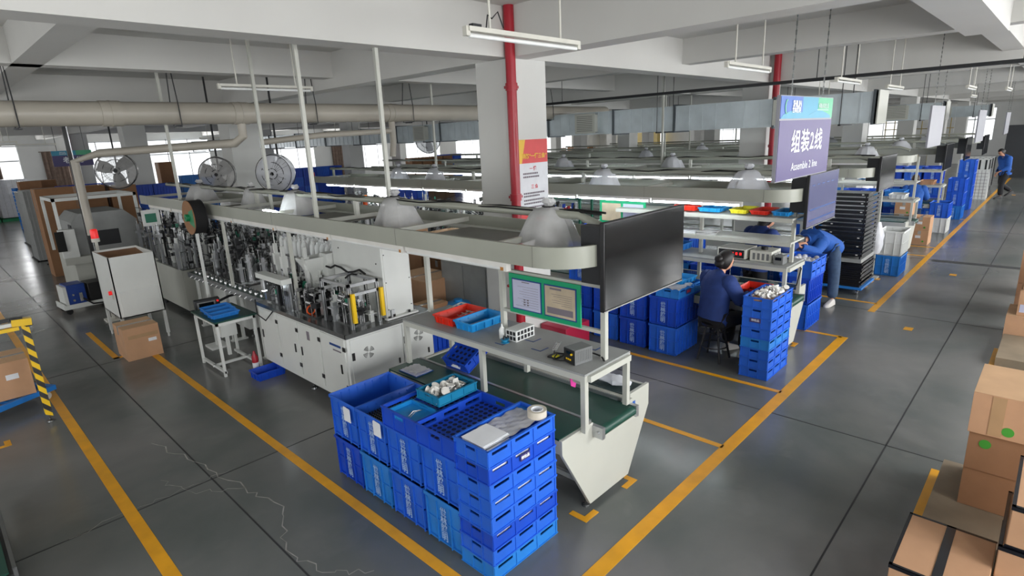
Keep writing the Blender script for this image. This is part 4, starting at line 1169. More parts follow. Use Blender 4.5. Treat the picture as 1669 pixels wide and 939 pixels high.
# white lamp bodies
m = MB(); m.lathe([(0, 0), (.036, 0), (.04, .02), (.04, .17), (.032, .2), (.014, .215), (.012, .235), (0, .235)], n=14); vm = m.mesh('lamp_bottle', 'vial_white')
def vial_rack(label, x0, y0, nx, ny, zleg):
    t = thing('rack_table', label, 'rack', (x0, y0, zleg)); sx, sy = nx*.12, ny*.13
    m = MB(); m.box(0, 0, 1.29-zleg, sx, sy, 1.31-zleg); obj('rack_plate', m, 'steel_plate', t)
    for x in (.0, sx-.03):
        for y in (.0, sy-.03): obj('leg', MB().box(x, y, 0, x+.03, y+.03, 1.29-zleg), 'aluminium', t)
    for i in range(nx):
        for j in range(ny):
            single('lamp_bottle', vm, 'white bottle-shaped lamp casing standing in rows on the '+('front' if zleg else 'rear')+' steel rack', 'lamp part', (x0+.06+i*.12, y0+.065+j*.13, 1.311), group='white lamp casings on the '+('front' if zleg else 'rear')+' rack')
vial_rack('steel rack of white lamp casings standing on the big white machine', 3.42, 6.12, 3, 7, .905)
vial_rack('steel rack of white lamp casings behind the big white machine', 3.42, 7.13, 3, 6, 0)

# ---------------------------------------------------------------- second machine, conveyor and stations to the left
t = thing('feed_conveyor', 'narrow green feed conveyor with small nozzles left of the big white machine', 'conveyor', (2.86, 7.15, 0))
m = MB(); m.box(0, 0, .84, .16, 2.9, .86); obj('belt', m, 'belt_green', t)
m = MB(); m.box(-.02, 0, .78, 0, 2.9, .86); m.box(.16, 0, .78, .18, 2.9, .86); obj('side_rail', m, 'aluminium', t)
for y in (.3, 1.4, 2.6):
    m = MB(); m.box(-.01, y, 0, .03, y+.04, .8); m.box(.13, y, 0, .17, y+.04, .8); m.box(-.03, y-.02, 0, .2, y+.06, .02); obj('leg', m, 'white_powder', t)
for k in range(16):
    m = MB(); y = .08+k*.175; m.lathe([(0, .86), (.022, .86), (.022, .885), (.012, .9), (.02, .915), (.02, .93), (0, .93)], (.05, y, 0), 10); m.cyl((.05, y, .9), (.1, y+.02, .9), .008, 6); m.cyl((-.02, y, .82), (-.05, y, .8), .012, 8)
    obj('nozzle', m, 'silver', t)
t = thing('test_machine', 'white-based machine with a small operator screen left of the green feed conveyor', 'machine', (2.97, 8.5, 0))
m = MB(); m.box(.12, 0, .13, 1.0, 1.9, .78); obj('cabinet_body', m, 'white_powder', t, bevel=.005)
m = MB(); m.box(.1, -.02, .78, 1.02, 1.92, .81); obj('machine_top', m, 'steel_plate', t)
for (x, y) in ((.2, .08), (.92, .08), (.2, 1.8), (.92, 1.8)):
    m = MB(); m.cyl((x, y, 0), (x, y, .14), .018, 8); m.lathe([(0, 0), (.04, 0), (.03, .02), (0, .02)], (x, y, 0), 12); obj('levelling_foot', m, 'steel_plate', t)
mech(t, .15, .1, .81, .98, 1.85, 1.45, 34, 4)
t = thing('operator_panel', 'dark operator panel with screen on an arm in front of the test machine', 'control panel', (2.5, 8.15, .62), R(-8))
m = MB(); m.box(-.19, -.05, 0, .12, .04, .2); obj('panel_case', m, 'dark_metal', t, bevel=.01)
m = MB(); m.box(-.16, -.056, .03, .06, -.05, .17); f = obj('screen_bezel', m, 'grey_instrument', t)
m = MB(); m.box(-.14, -.058, .045, .04, -.056, .155); obj('screen', m, 'screen', f)
m = MB(); m.cyl((.09, -.05, .16), (.09, -.07, .16), .014, 10); obj('stop_button', m, 'beacon_red', t)
m = MB(); m.tube([(.05, .04, .1), (.3, .25, .12), (.58, .42, .1)], .018, 8); obj('panel_arm', m, 'dark_metal', t)
SPOTS = [(2.9, 10.55, .75, 1.5, 'cluttered automatic station directly behind the white bin cabinet', 31, 1.55), (4.05, 8.6, .6, 1.4, 'cluttered automatic station behind the green feed conveyor', 32, 1.5),
         (3.0, 12.2, .8, 1.2, 'cluttered automatic station with a green and white board', 33, 1.75), (3.9, 10.4, .8, 1.6, 'cluttered automatic station under the middle of the near hood', 34, 1.55),
         (4.4, 7.2, .5, .95, 'cluttered automatic station behind the white lamp bodies', 35, 1.45), (6.85, 6.8, .95, 1.6, 'cluttered automatic station under the second hood, right of its middle', 41, 1.7), (6.85, 8.7, .95, 1.6, 'cluttered automatic station under the middle of the second hood', 42, 1.7), (6.85, 10.6, .95, 1.8, 'cluttered automatic station under the left part of the second hood', 43, 1.7), (3.9, 12.4, .8, 1.3, 'cluttered automatic station at the far end of the near hood', 36, 1.6)]
for (x, y, sx, sy, lab, sd, top) in SPOTS:
    t = thing('assembly_station', lab, 'machine', (x, y, 0))
    m = MB(); m.box(0, 0, .1, sx, sy, .8); obj('cabinet_body', m, 'cream_powder', t)
    m = MB()
    for a in (.05, sx-.05):
        for b in (.05, sy-.05): m.cyl((a, b, 0), (a, b, .1), .025, 10)
    obj('foot', m, 'dark_metal', t)
    mech(t, .02, .02, .8, sx-.02, sy-.02, top, 30, sd)
    random.seed(sd); m = MB()
    for k in range(5):
        a, b = random.uniform(.05, sx-.05), random.uniform(.05, sy-.05); m.cyl((a, b, .8), (a, b, random.uniform(1.2, top)), .028, 12)
    obj('air_cylinder', m, 'white_powder', t)
t = thing('indicator_board', 'white board with green circuit on a post above the stations', 'circuit board', (2.95, 12.0, .8))
m = MB(); m.box(0, 0, 0, .03, .03, .7); obj('post', m, 'aluminium', t)
m = MB(); m.box(-.13, -.02, .66, .16, 0, .95); obj('board_panel', m, 'white_powder', t)
m = MB(); m.box(-.08, -.025, .72, .1, -.02, .88); obj('circuit', m, 'pcb_green', t)
# green assembly lines between the first and second hood
t = thing('chain_conveyor', 'green-topped conveyor with white clamps seen between the first machines', 'conveyor', (4.85, 8.3, 0))
m = MB(); m.box(0, 0, 1.1, .35, 4, 1.13); obj('belt', m, 'belt_green', t)
m = MB(); m.box(-.03, 0, 1.03, 0, 4, 1.13); m.box(.35, 0, 1.03, .38, 4, 1.13)
for y in (.2, 2, 3.8): m.box(-.02, y, 0, .02, y+.04, 1.03); m.box(.33, y, 0, .37, y+.04, 1.03)
obj('conveyor_frame', m, 'white_powder', t)
for k in range(12):
    m = MB(); y = .2+k*.3; m.box(.05, y, 1.13, .25, y+.12, 1.2); m.cyl((.1, y+.05, 1.2), (.1, y+.05, 1.35), .012, 8); obj('clamp', m, 'white_powder' if k % 3 else 'red_paint', t)
m = MB(); m.tube([(.1+.1*math.sin(k*.7), .3+k*.35, 1.3+.12*math.sin(k*.9)) for k in range(9)], .03, 8); obj('cable_chain', m, 'rubber', t)

# reel on its stand
t = thing('wire_reel', 'large black and brown component reel on a post under the near hood', 'reel', (2.62, 8.5, 0))
m = MB(); m.box(-.015, .02, 0, .015, .06, 1.9); m.box(-.12, -.1, 0, .12, .18, .03); m.cyl((-.12, 0, 1.88), (.14, 0, 1.88), .015, 8); obj('reel_post', m, 'white_powder', t)
m = MB(); m.cyl((-.08, 0, 1.88), (-.07, 0, 1.88), .23, 32); obj('side_disc', m, 'cardboard_dark', t)
m = MB(); m.cyl((-.07, 0, 1.88), (.08, 0, 1.88), .225, 32); obj('winding', m, 'rubber', t)
m = MB(); m.cyl((.08, 0, 1.88), (.09, 0, 1.88), .235, 32); obj('side_disc', m, 'black_plastic', t)
m = MB(); m.cyl((-.12, 0, 1.88), (-.08, 0, 1.88), .05, 14); m.prism([(-.2, 1.75), (-.03, 1.8), (-.03, 1.96), (-.2, 2.0)], 'x', -.082, -.081); obj('hub', m, 'dull_green', t)

# signal tower behind the near hood
t = thing('signal_tower', 'orange and green signal tower rising behind the near hood', 'signal light', (4.2, 6.76, 0))
m = MB(); m.box(-.02, -.02, 0, .02, .02, 1.84); m.box(-.14, -.1, 0, .14, .1, .03); obj('post', m, 'aluminium', t)
for z, mm in ((1.84, 'dull_green'), (1.92, 'dull_orange'), (2.0, 'lamp_orange')):
    m = MB(); m.cyl((0, 0, z), (0, 0, z+.075), .03, 16); obj('light_segment', m, mm, t)
t = thing('signal_tower', 'small green signal light at the left end of the second hood', 'signal light', (6.9, 13.3, 0))
m = MB(); m.box(-.02, -.02, 0, .02, .02, 2.0); m.box(-.14, -.1, 0, .14, .1, .03); obj('post', m, 'aluminium', t)
for z, mm in ((1.9, 'lamp_green'), (2.02, 'red_paint')):
    m = MB(); m.cyl((0, 0, z), (0, 0, z+.1), .045, 14); obj('light_segment', m, mm, t)

# small table with trays
t = thing('side_table', 'low white tube-framed table with dark green top left of the big white machine', 'table', (2.22, 7.22, 0))
m = MB(); m.box(0, 0, .7, .52, .82, .72); obj('table_top', m, 'belt_green', t, bevel=.003)
for x in (.02, .47):
    for y in (.02, .77): m = MB(); m.box(x, y, 0, x+.03, y+.03, .7); obj('leg', m, 'white_powder', t)
m = MB(); m.box(.03, .02, .04, .06, .8, .07); m.box(.44, .02, .04, .47, .8, .07); m.box(.02, .38, .04, .5, .41, .07); m.box(.02, .02, .66, .5, .04, .7); m.box(.02, .02, .66, .04, .8, .7); obj('foot_rail', m, 'white_powder', t)
m = MB(); m.box(.22, .5, .36, .42, .74, .62); m.box(.3, .6, .07, .34, .64, .36); m.box(.24, .52, .62, .4, .72, .7); obj('control_box', m, 'white_powder', t)
BT = bin_mesh('sky_blue_crate', .34, .18, .055)
for (dx, dy, z, lab) in ((.2, .22, .721, 'blue parts tray on the small table, nearest of the three'), (.22, .41, .721, 'blue parts tray on the small table, middle of the three'), (.24, .6, .721, 'blue parts tray on the small table, farthest of the three')):
    single('parts_tray', BT, lab, 'tray', (2.22+dx, 7.22+dy, z))
t = single('parts_tray', bin_mesh('deep_blue_crate', .36, .26, .1), 'deep blue tray on the floor under the big white machine', 'tray', (2.62, 6.85, 0))
t = thing('fire_extinguisher', 'small red and white extinguisher leaning at the corner of the big white machine', 'fire extinguisher', (2.58, 7.1, 0))
m = MB(); m.lathe([(0, 0), (.035, 0), (.038, .01), (.038, .2), (.02, .24), (.012, .28), (0, .28)], n=14); obj('cylinder', m, 'red_paint', t)
m = MB(); m.cyl((0, 0, .06), (0, 0, .13), .0392, 14); obj('label_band', m, 'paper', t)

# white bin cabinet and carton
t = thing('feed_bin', 'white open-topped bin cabinet on legs behind the taped carton', 'cabinet', (1.75, 9.68, 0))
m = MB(); W, D, zb_, zt_ = .59, .95, .42, 1.33
m.box(0, 0, zb_, W, .015, zt_); m.box(0, D-.015, zb_, W, D, zt_); m.box(0, 0, zb_, .015, D, zt_); m.box(W-.015, 0, zb_, W, D, zt_); m.box(0, 0, zb_, W, D, zb_+.015)
obj('bin_body', m, 'white_powder', t)
m = MB(); m.add([(.015, .015, 1.2), (W-.015, .015, 1.2), (W-.015, D-.015, 1.3), (.015, D-.015, 1.3), (.015, .015, 1.19), (W-.015, .015, 1.19), (W-.015, D-.015, 1.29), (.015, D-.015, 1.29)], [(0, 1, 2, 3), (7, 6, 5, 4), (0, 4, 5, 1), (3, 2, 6, 7)])
obj('cardboard_lining', m, 'cardboard_dark', t)
m = MB(); m.box(.05, -.008, .46, W-.04, 0, .82); obj('front_door', m, 'white_powder', t, bevel=.002)
for x in (0, W-.04):
    for y in (0, D-.04):
        m = MB(); m.box(x, y, .06, x+.04, y+.04, zb_); m.cyl((x+.02, y+.02, 0), (x+.02, y+.02, .06), .016, 8); obj('leg', m, 'white_powder', t)
m = MB(); m.box(-.012, .1, .7, 0, .18, .85); m.cyl((-.012, .14, .8), (-.05, .14, .8), .03, 12, mi=1); obj('switch_box', m, ['cream_powder', 'beacon_red'], t)
t = thing('warning_beacon', 'red warning beacon on a post beside the white bin cabinet', 'warning light', (1.98, 11.5, 0))
m = MB(); m.box(-.02, -.02, 0, .02, .02, 1.36); m.box(-.12, -.12, 0, .12, .12, .03); m.cyl((0, 0, 1.36), (0, 0, 1.42), .06, 16); obj('post', m, 'lamp_case', t)
m = MB(); m.lathe([(0, 0), (.055, 0), (.055, .12), (.045, .15), (0, .155)], (0, 0, 1.42), 16); obj('lens', m, 'beacon_red', t)
def carton(label, x, y, z, sx, sy, sz, mname='cardboard', rz=0, tape_dir='y', group=None, stickers=(), dots=(), top='cardboard_top', marks=False, cat='carton'):
    t = thing('carton', label, cat, (x+sx/2, y+sy/2, z), rz, group); a, b = sx/2, sy/2
    m = MB(); m.box(-a, -b, 0, a, b, sz, 0)
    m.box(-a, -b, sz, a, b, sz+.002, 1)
    if tape_dir == 'y': m.box(-.0015, -b, sz, .0015, b, sz+.004, 2)
    else: m.box(-a, -.0015, sz, a, .0015, sz+.004, 2)
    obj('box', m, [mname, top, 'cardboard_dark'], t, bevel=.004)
    m = MB(); tw = .03
    if tape_dir == 'y': m.box(-tw, -b-.002, sz+.002, tw, b+.002, sz+.005); m.box(-tw, -b-.003, sz*.8, tw, -b-.001, sz+.004)
    else: m.box(-a-.002, -tw, sz+.002, a+.002, tw, sz+.005); m.box(-a-.003, -tw, sz*.75, -a-.001, tw, sz+.004)
    obj('tape', m, 'clear_tape', t)
    for (face, u, v, w_, h, mm) in stickers:
        m = MB()
        if face == '-y': m.box(-a+u, -b-.003, v, -a+u+w_, -b-.001, v+h)
        else: m.box(-a-.003, b-u-w_, v, -a-.001, b-u, v+h)
        obj('sticker', m, mm, t)
    for (face, u, v, r_) in dots:
        m = MB()
        if face == '-y': m.cyl((-a+u, -b-.003, v), (-a+u, -b-.001, v), r_, 20)
        else: m.cyl((-a-.003, b-u, v), (-a-.001, b-u, v), r_, 20)
        obj('green_dot', m, 'green_dot', t)
    return t
carton('taped brown carton standing on the floor in front of the white bin cabinet', 1.59, 8.9, 0, .43, .52, .45, tape_dir='x', stickers=(('-y', .28, .22, .1, .045, 'paper'), ('-y', .05, .3, .36, .05, 'tape')))
# welding unit on a cart
t = thing('welding_machine', 'blue welding power unit on a low white cart beside the bin cabinet', 'welding machine', (1.5, 12.55, 0), R(4))
m = MB(); m.box(0, 0, .1, .75, .5, .14); m.box(-.02, -.02, .1, 0, .52, .2); m.box(0, -.02, .1, .75, 0, .18); ct = obj('cart_deck', m, 'white_powder', t)
for x in (.06, .68):
    for y in (.06, .44): m = MB(); m.cyl((x-.0, y-.015, .05), (x, y+.015, .05), .05, 14); obj('wheel', m, 'rubber', t)
m = MB(); m.box(.08, .05, .14, .36, .45, .52); bd = obj('unit_case', m, 'weld_blue', t, bevel=.01)
m = MB(); m.box(.03, .04, .14, .078, .46, .5); obj('side_panel', m, 'white_powder', t)
m = MB(); m.cyl((.16, .05, .24), (.16, .03, .24), .02, 10); m.cyl((.16, .05, .34), (.16, .03, .34), .018, 10); m.box(.25, .04, .2, .3, .05, .36); obj('socket', m, 'silver', bd)
m = MB(); m.box(.4, .05, .14, .7, .45, .5); obj('battery_pack', m, 'black_plastic', t, bevel=.01)
m = MB(); m.tube([(.3, .05, .25), (.4, -.08, .14), (.6, -.06, .12), (.85, .05, .2), (.95, .2, .4)], .014, 6); obj('cable', m, 'rubber', t)
# grey enclosed machine behind it
t = thing('packing_machine', 'grey and white enclosed machine with dark screen behind the welding unit', 'machine', (1.85, 13.6, 0))
m = MB(); m.box(.1, .1, .12, 1.35, 1.7, .85); m.box(-.05, 0, .72, 1.4, .2, .86)
for a in (.2, 1.2): m.box(a, .2, 0, a+.08, .3, .12); m.box(a, 1.4, 0, a+.08, 1.5, .12)
obj('machine_base', m, 'cream_powder', t)
m = MB(); m.prism([(.2, .86), (1.3, .86), (1.3, 1.45), (1.1, 1.66), (.35, 1.66), (.2, 1.5)], 'y', .2, 1.6); obj('machine_hood', m, 'cabinet_grey', t)
m = MB(); m.box(.19, .25, 1.1, .2, .55, 1.45); m.box(.45, .19, 1.0, .95, .2, 1.3); obj('window_opening', m, 'dark_metal', t)
m = MB(); m.box(-.05, .02, .86, .2, .16, 1.4); obj('side_door', m, 'white_powder', t)
m = MB(); m.box(-.12, -.02, 1.0, .02, .0, 1.38); obj('screen', m, 'screen', t)
m = MB()
for (x, y) in ((.0, .3), (1.35, .3), (.0, 1.6), (1.35, 1.6)): m.box(x, y, .86, x+.05, y+.05, 1.95)
m.box(0, .3, 1.92, 1.4, .38, 1.98); m.box(0, 1.6, 1.92, 1.4, 1.65, 1.98); m.box(0, .3, 1.92, .05, 1.65, 1.98); m.box(1.35, .3, 1.92, 1.4, 1.65, 1.98)
obj('guard_frame', m, 'white_powder', t)
t = thing('support_pole', 'tall dark and silver square pole rising from the packing machine to the ceiling', 'pole', (2.2, 13.3, 0))
m = MB(); m.box(-.03, -.03, 0, .03, .03, CEIL+.01, 0); m.box(.03, -.03, 0, .045, .03, CEIL+.01, 1); obj('pole_profile', m, ['black_plastic', 'aluminium'], t)
m = MB(); m.box(-.1, -.1, 0, .1, .1, .02); obj('base_plate', m, 'steel_plate', t)

# pedestal fans hung from the ceiling
def fan(label, x, y, z, r_, yaw_, tilt=0, wrap=False):
    t = thing('ceiling_fan', label, 'fan', (x, y, z), yaw_)
    m = MB(); m.tube([(.12, 0, 0), (.16, 0, .1), (.16, 0, CEIL-z+.01)], .018, 8); obj('fan_pole', m, 'dark_metal', t)
    m = MB(); m.cyl((-.02, 0, 0), (.2, 0, 0), .07, 16); m.cyl((-.06, 0, 0), (-.02, 0, 0), .05, 14); obj('motor', m, 'dark_metal', t)
    rot = (0, tilt, 0)
    m = MB()
    for k in range(3):
        a0 = k*2*PI/3+.4; rings = []
        for s in range(6):
            q = .06+s*(r_*.88-.06)/5; w_ = .05+.1*math.sin(min(1, (s+1)/5)*PI*.6); tw = .5
            d = Vector((0, math.cos(a0), math.sin(a0))); n = Vector((0, -math.sin(a0), math.cos(a0)))
            c = d*q+Vector((-.05, 0, 0)); o = n*w_*math.cos(tw)+Vector((1, 0, 0))*w_*math.sin(tw)*.5
            rings.append([c-o, c-o+Vector((.006, 0, 0)), c+o+Vector((.006, 0, 0)), c+o])
        m.loft(rings)
    obj('blade', m, 'grey_instrument', t)
    m = MB()
    for q, xx in ((r_, 0), (r_*.98, -.1), (r_*.98, .07), (r_*.6, -.13), (r_*.6, .1), (.09, -.15)):
        m.tube([(xx, q*math.cos(2*PI*k/32), q*math.sin(2*PI*k/32)) for k in range(33)], .006, 5)
    for k in range(28):
        a = 2*PI*k/28; c, s = math.cos(a), math.sin(a)
        m.tube([(-.15, .09*c, .09*s), (-.13, r_*.6*c, r_*.6*s), (-.08, r_*.93*c, r_*.93*s), (0, r_*c, r_*s), (.06, r_*.93*c, r_*.93*s), (.1, r_*.6*c, r_*.6*s), (.09, .08*c, .08*s)], .0025, 3)
    obj('fan_cage', m, 'dark_metal', t)
    if wrap:
        random.seed(int(x*10)); rings = []
        for xx, q in ((.07, .97), (0, 1.03), (-.08, .97), (-.135, .62), (-.16, .1)):
            rings.append([(xx+random.uniform(-.01, .01), q*r_*(1+.03*math.cos(4*a+.6)+random.uniform(-.012, .012))*math.cos(a), q*r_*(1+.03*math.cos(4*a+.6)+random.uniform(-.012, .012))*math.sin(a)) for a in [2*PI*k/28 for k in range(28)]])
        m = MB(); m.loft(rings, caps=False); obj('film_wrap', m, wrap, t)
    return t
fan('round black-caged ceiling fan wrapped in thin film, left of the pillar behind', 4.4, 12.43, 2.27, .34, R(60), wrap='fan_film')
fan('ceiling fan wrapped in white film, in front of the blue crate wall', 4.6, 10.21, 2.3, .33, R(40), wrap='film_white')
fan('ceiling fan wrapped in film before the bright far-left window', 3.5, 16.2, 2.38, .42, R(70), wrap='fan_film')
fan('distant ceiling fan at the right edge of the far windows behind the white pillar', 13.6, 17.2, 2.75, .45, R(50), wrap='film_white')

# striped barrier post, dolly and carton at the left edge
t = thing('barrier_stand', 'yellow and black striped barrier post with rails at the left edge', 'barrier', (.54, 7.55, 0))
m = MB(); n = 15
for k in range(n):
    z0 = .06+k*1.04/n; z1 = z0+1.04/n; mi = k % 2; s = .03; d = .035
    # slanted stripe segments on a square post
    v = [(-s, -s, z0+d), (s, -s, z0-d if k else z0), (s, s, z0-d if k else z0), (-s, s, z0+d), (-s, -s, z1+d if k < n-1 else z1), (s, -s, z1-d), (s, s, z1-d), (-s, s, z1+d if k < n-1 else z1)]
    m.add(v, [(0, 1, 5, 4), (1, 2, 6, 5), (2, 3, 7, 6), (3, 0, 4, 7), (3, 2, 1, 0), (4, 5, 6, 7)], mi)
obj('striped_post', m, ['warn_yellow', 'black_plastic'], t)
m = MB(); m.cyl((0, 0, .01), (0, 0, .08), .01, 8); m.lathe([(0, 0), (.04, 0), (.035, .012), (.014, .02), (0, .02)], n=14); obj('levelling_foot', m, 'steel_plate', t)
m = MB(); m.rbox((-.02, 0, 1.13), (.16, .09, .07), 0, 0, .1); m.rbox((-.06, 0, 1.17), (.1, .07, .03), .2, 1); m.rbox((.02, .02, 1.1), (.06, .1, .05), .3, 1); obj('post_bracket', m, ['warn_yellow', 'black_plastic'], t)
for z, mm in ((1.17, 'dark_metal'), (1.12, 'white_powder'), (1.07, 'warn_yellow')):
    m = MB(); m.box(-1.6, -.02, z-.018, -.05, .02, z+.018); obj('rail', m, mm, t)
m = MB(); m.box(-1.6, -.03, 0, -1.54, .03, 1.1); obj('striped_post', m, 'warn_yellow', t)
t = thing('dolly', 'blue plastic dolly on casters under the left carton', 'dolly', (.2, 8.35, 0), R(28))
m = MB(); m.box(-.42, -.32, .1, .42, -.27, .16); m.box(-.42, .27, .1, .42, .32, .16); m.box(-.42, -.27, .1, -.36, .27, .16); m.box(.36, -.27, .1, .42, .27, .16); m.box(-.42, -.05, .11, .42, .05, .15); m.box(-.05, -.3, .11, .05, .3, .15)
obj('dolly_frame', m, 'sky_blue_crate', t, bevel=.006)
for x in (-.34, .34):
    for y in (-.25, .25): m = MB(); m.cyl((x, y-.015, .045), (x, y+.015, .045), .045, 16); m.box(x-.02, y-.025, .05, x+.02, y+.025, .105); obj('caster', m, 'lamp_case', t)
carton('brown carton with a white sticker on the blue dolly at the left edge', -.15, 8.15, .162, .68, .55, .42, tape_dir='x', stickers=(('-y', .46, .22, .11, .06, 'paper'),))
t = thing('parts_cart', 'dark machine edge with green mat cropped by the bottom left corner', 'cart', (-.75, 4.3, 0))
m = MB(); m.box(0, 0, .05, .7, 1.0, .3); obj('cart_body', m, 'dark_metal', t)
m = MB(); m.box(.02, .02, .3, .68, .98, .31); obj('mat', m, 'belt_green', t)
m = MB(); m.box(.7, 0, .05, .72, 1.6, .34); obj('side_plate', m, 'steel_plate', t)
m = MB()
for x in (.08, .6):
    for y in (.1, .9): m.cyl((x, y, 0), (x, y, .05), .03, 10)
obj('foot', m, 'rubber', t)
ORD3 = ['floor', 'second', 'third', 'fourth']; COL4 = ['aisle-side', 'second', 'third', 'innermost']
# ---------------------------------------------------------------- cartons on the right of the aisle
t = thing('pallet', 'worn wooden pallet board under the three stacked cartons on the right', 'pallet', (4.9, -.15, 0))
m = MB(); m.box(-1.35, -.7, .13, .28, .52, .15); obj('deck', m, 'wood', t)
m = MB()
for y in (-.65, -.1, .42): m.box(-1.33, y, 0, .26, y+.09, .13)
obj('bearer', m, 'wood', t)
carton('lowest of three stacked cartons on the wooden pallet', 4.59, -.42, .152, .55, .64, .283, 'cardboard_dark', tape_dir='x')
carton('middle of three stacked cartons on the wooden pallet, green dot near its top', 4.58, -.42, .438, .55, .64, .275, 'cardboard_dark', tape_dir='x', dots=(('-x', .09, .2, .032),))
carton('top carton of three on the wooden pallet, with clear tape and green dot', 4.55, -.43, .717, .6, .66, .285, 'cardboard', tape_dir='x', dots=(('-x', .2, .055, .032),), stickers=(('-x', .1, .01, .07, .27, 'tape'),))
def banded(label, x, y, z, sx, sy, sz, marks=True):
    t = thing('carton', label, 'carton', (x, y, z)); 
    m = MB(); m.box(0, 0, 0, sx, sy, sz); obj('box', m, 'cardboard', t, bevel=.004)
    m = MB(); e = .003; w_ = .022
    m.box(-e, sy/2-w_, sz, sx+e, sy/2+w_, sz+e); m.box(-e, sy/2-w_, sz*.3, 0, sy/2+w_, sz+e)
    m.box(-e, sy-w_*.6, sz, sx+e, sy+e, sz+e); m.box(-e, -e, sz, w_*.7, sy+e, sz+e); m.box(-e, -e, sz-w_, 0, sy+e, sz+e); m.box(sx-w_*.6, -e, sz, sx+e, sy+e, sz+e)
    m.box(-e, -e, 0, 0, sy+e, w_*.6)
    obj('black_tape', m, 'black_band', t)
    if marks:
        m = MB(); m.box(-e, .04, sz*.25, -.001, .12, sz*.26); m.box(-e, .04, sz*.8, -.001, .12, sz*.81); m.box(-e, .04, sz*.25, -.001, .043, sz*.8); m.box(-e, .117, sz*.25, -.001, .12, sz*.8)
        m.prism([(.06, sz*.7), (.1, sz*.7), (.085, sz*.5), (.085, sz*.35), (.095, sz*.33), (.065, sz*.33), (.075, sz*.35), (.075, sz*.5)], 'x', -e, -.001)
        obj('handling_mark', m, 'text_black', t)
    return t
banded('low carton with black tape cross at the bottom right, in front of the pallet', 3.26, -.02, 0, .57, .41, .41, marks=False)
banded('black-taped carton at the right edge, lowest of its stack', 3.56, -.6, .155, .62, .57, .2)
banded('black-taped carton at the right edge, middle of its stack', 3.56, -.6, .36, .62, .57, .2)
banded('black-taped carton at the right edge, topmost of its stack', 3.57, -.62, .565, .62, .57, .24, marks=False)
m = MB(); m.box(0, 0, 0, .64, .5, .15); t = thing('pallet', 'wooden pallet under the black-taped cartons at the right edge', 'pallet', (3.55, -.75, .0))
del m
m = MB(); m.box(-.0, -.1, .13, .64, .7, .152)
for y in (-.08, .3, .6): m.box(0, y, 0, .64, y+.08, .13)
obj('deck', m, 'wood', t)
carton('lowest of three pale cartons on the right of the aisle, green dot', 9.15, -.3, 0, .6, .59, .33, tape_dir='x', dots=(('-x', .42, .26, .035),))
carton('middle of three pale cartons on the right of the aisle, blue sticker', 9.2, -.4, .335, .6, .6, .31, tape_dir='x', dots=(('-x', .35, .1, .035),), stickers=(('-x', .02, .04, .13, .1, 'paper_lilac'),))
carton('topmost of three pale cartons on the right of the aisle', 9.25, -.42, .65, .6, .6, .3, tape_dir='x')
carton('pale carton just behind the three-carton stack on the right', 10.3, -.33, 0, .6, .6, .5, tape_dir='x')
carton('pale carton standing on another behind the right-hand stack', 10.3, -.33, .505, .6, .6, .45, tape_dir='x')
carton('open brown carton farthest along on the right of the aisle', 11.6, -.35, 0, .6, .62, .9, 'cardboard_dark', tape_dir='x')
t = thing('flat_board', 'flat brown board lying on the floor in front of the right-hand cartons', 'board', (8.1, .02, 0))
m = MB(); m.box(0, 0, 0, 1.0, .26, .1); obj('board_sheet', m, 'wood', t)

# ---------------------------------------------------------------- second bay: crates, stool, stacks
def crate(me, label, x, y, z, rz=0, group=None, name='plastic_crate'): return single(name, me, label, 'crate', (x, y, z), rz, group)
k = 0
for (x, y, lab) in ((6.47, 3.4, 'under the trays left of the seated worker'), (6.5, 3.86, 'behind the big black television, right part'), (6.52, 4.3, 'behind the big black television, left part'), (6.55, 4.75, 'seen through the near bench posts')):
    crate(CM['blue_crate' if k % 2 == 0 else 'deep_blue_crate'], 'lower blue crate of the second bay, '+lab, x, y, .001, group='lower crates of the second bay')
    crate(CM['deep_blue_crate'], 'upper blue crate of the second bay, '+lab, x, y, .374, group='upper crates of the second bay'); k += 1
crate(CM['blue_crate'], 'third-level blue crate on the second bay row beside the green board', 6.52, 4.3, .748)
crate(CM['blue_crate'], 'topmost blue crate on the second bay row behind the end of the near hood', 6.55, 4.75, .748); crate(CM['deep_blue_crate'], 'tilted empty blue crate atop the second bay row behind the near hood', 6.55, 4.75, 1.121)
single('plastic_tray', TM['sky_blue_crate'], 'blue slotted tray on the crates left of the seated worker', 'tray', (6.5, 3.35, .749))
tl = MB(); tl.box(0, -.002, 0, .13, 0, .06)
lb = obj('tray_label', tl, 'sign_dark_purple', None, (6.36, 3.19, .775)); tag(lb, 'dark label plate on the tray left of the seated worker', 'label'); text('待检品', .032, 'text_red', lb, (.065, -.004, .03))
single('parts_tray', bin_mesh('light_blue_tray', .4, .28, .07), 'bright cyan tray lying on the slotted tray left of the seated worker', 'tray', (6.55, 3.38, .868))
m = MB(); random.seed(2); n = 10
vs = [(-.2+.4*i/n, -.15+.3*j/n, .01+.02*abs(math.sin(i*.9+j))+random.uniform(0, .006)) for i in range(n+1) for j in range(n+1)]
m.add(vs, [(i*(n+1)+j, (i+1)*(n+1)+j, (i+1)*(n+1)+j+1, i*(n+1)+j+1) for i in range(n) for j in range(n)])
tag(obj('plastic_bag', m, 'plastic_film', None, (6.3, 3.3, .868)), 'clear film lying on the tray left of the seated worker', 'plastic bag')
tc = ['blue_crate', 'blue_crate', 'blue_crate', 'sky_blue_crate', 'blue_crate', 'blue_crate', 'blue_crate', 'blue_crate']
for k in range(8):
    single('plastic_tray', TM[tc[k]], 'blue slotted tray, %s of the stack beside the seated worker' % (ORD[k] if k in (0, 7) else ORD[k]+' from the bottom'), 'tray', (6.45+random.uniform(-.004, .004), 2.24, .001+k*.1175), group='trays of the stack beside the worker')
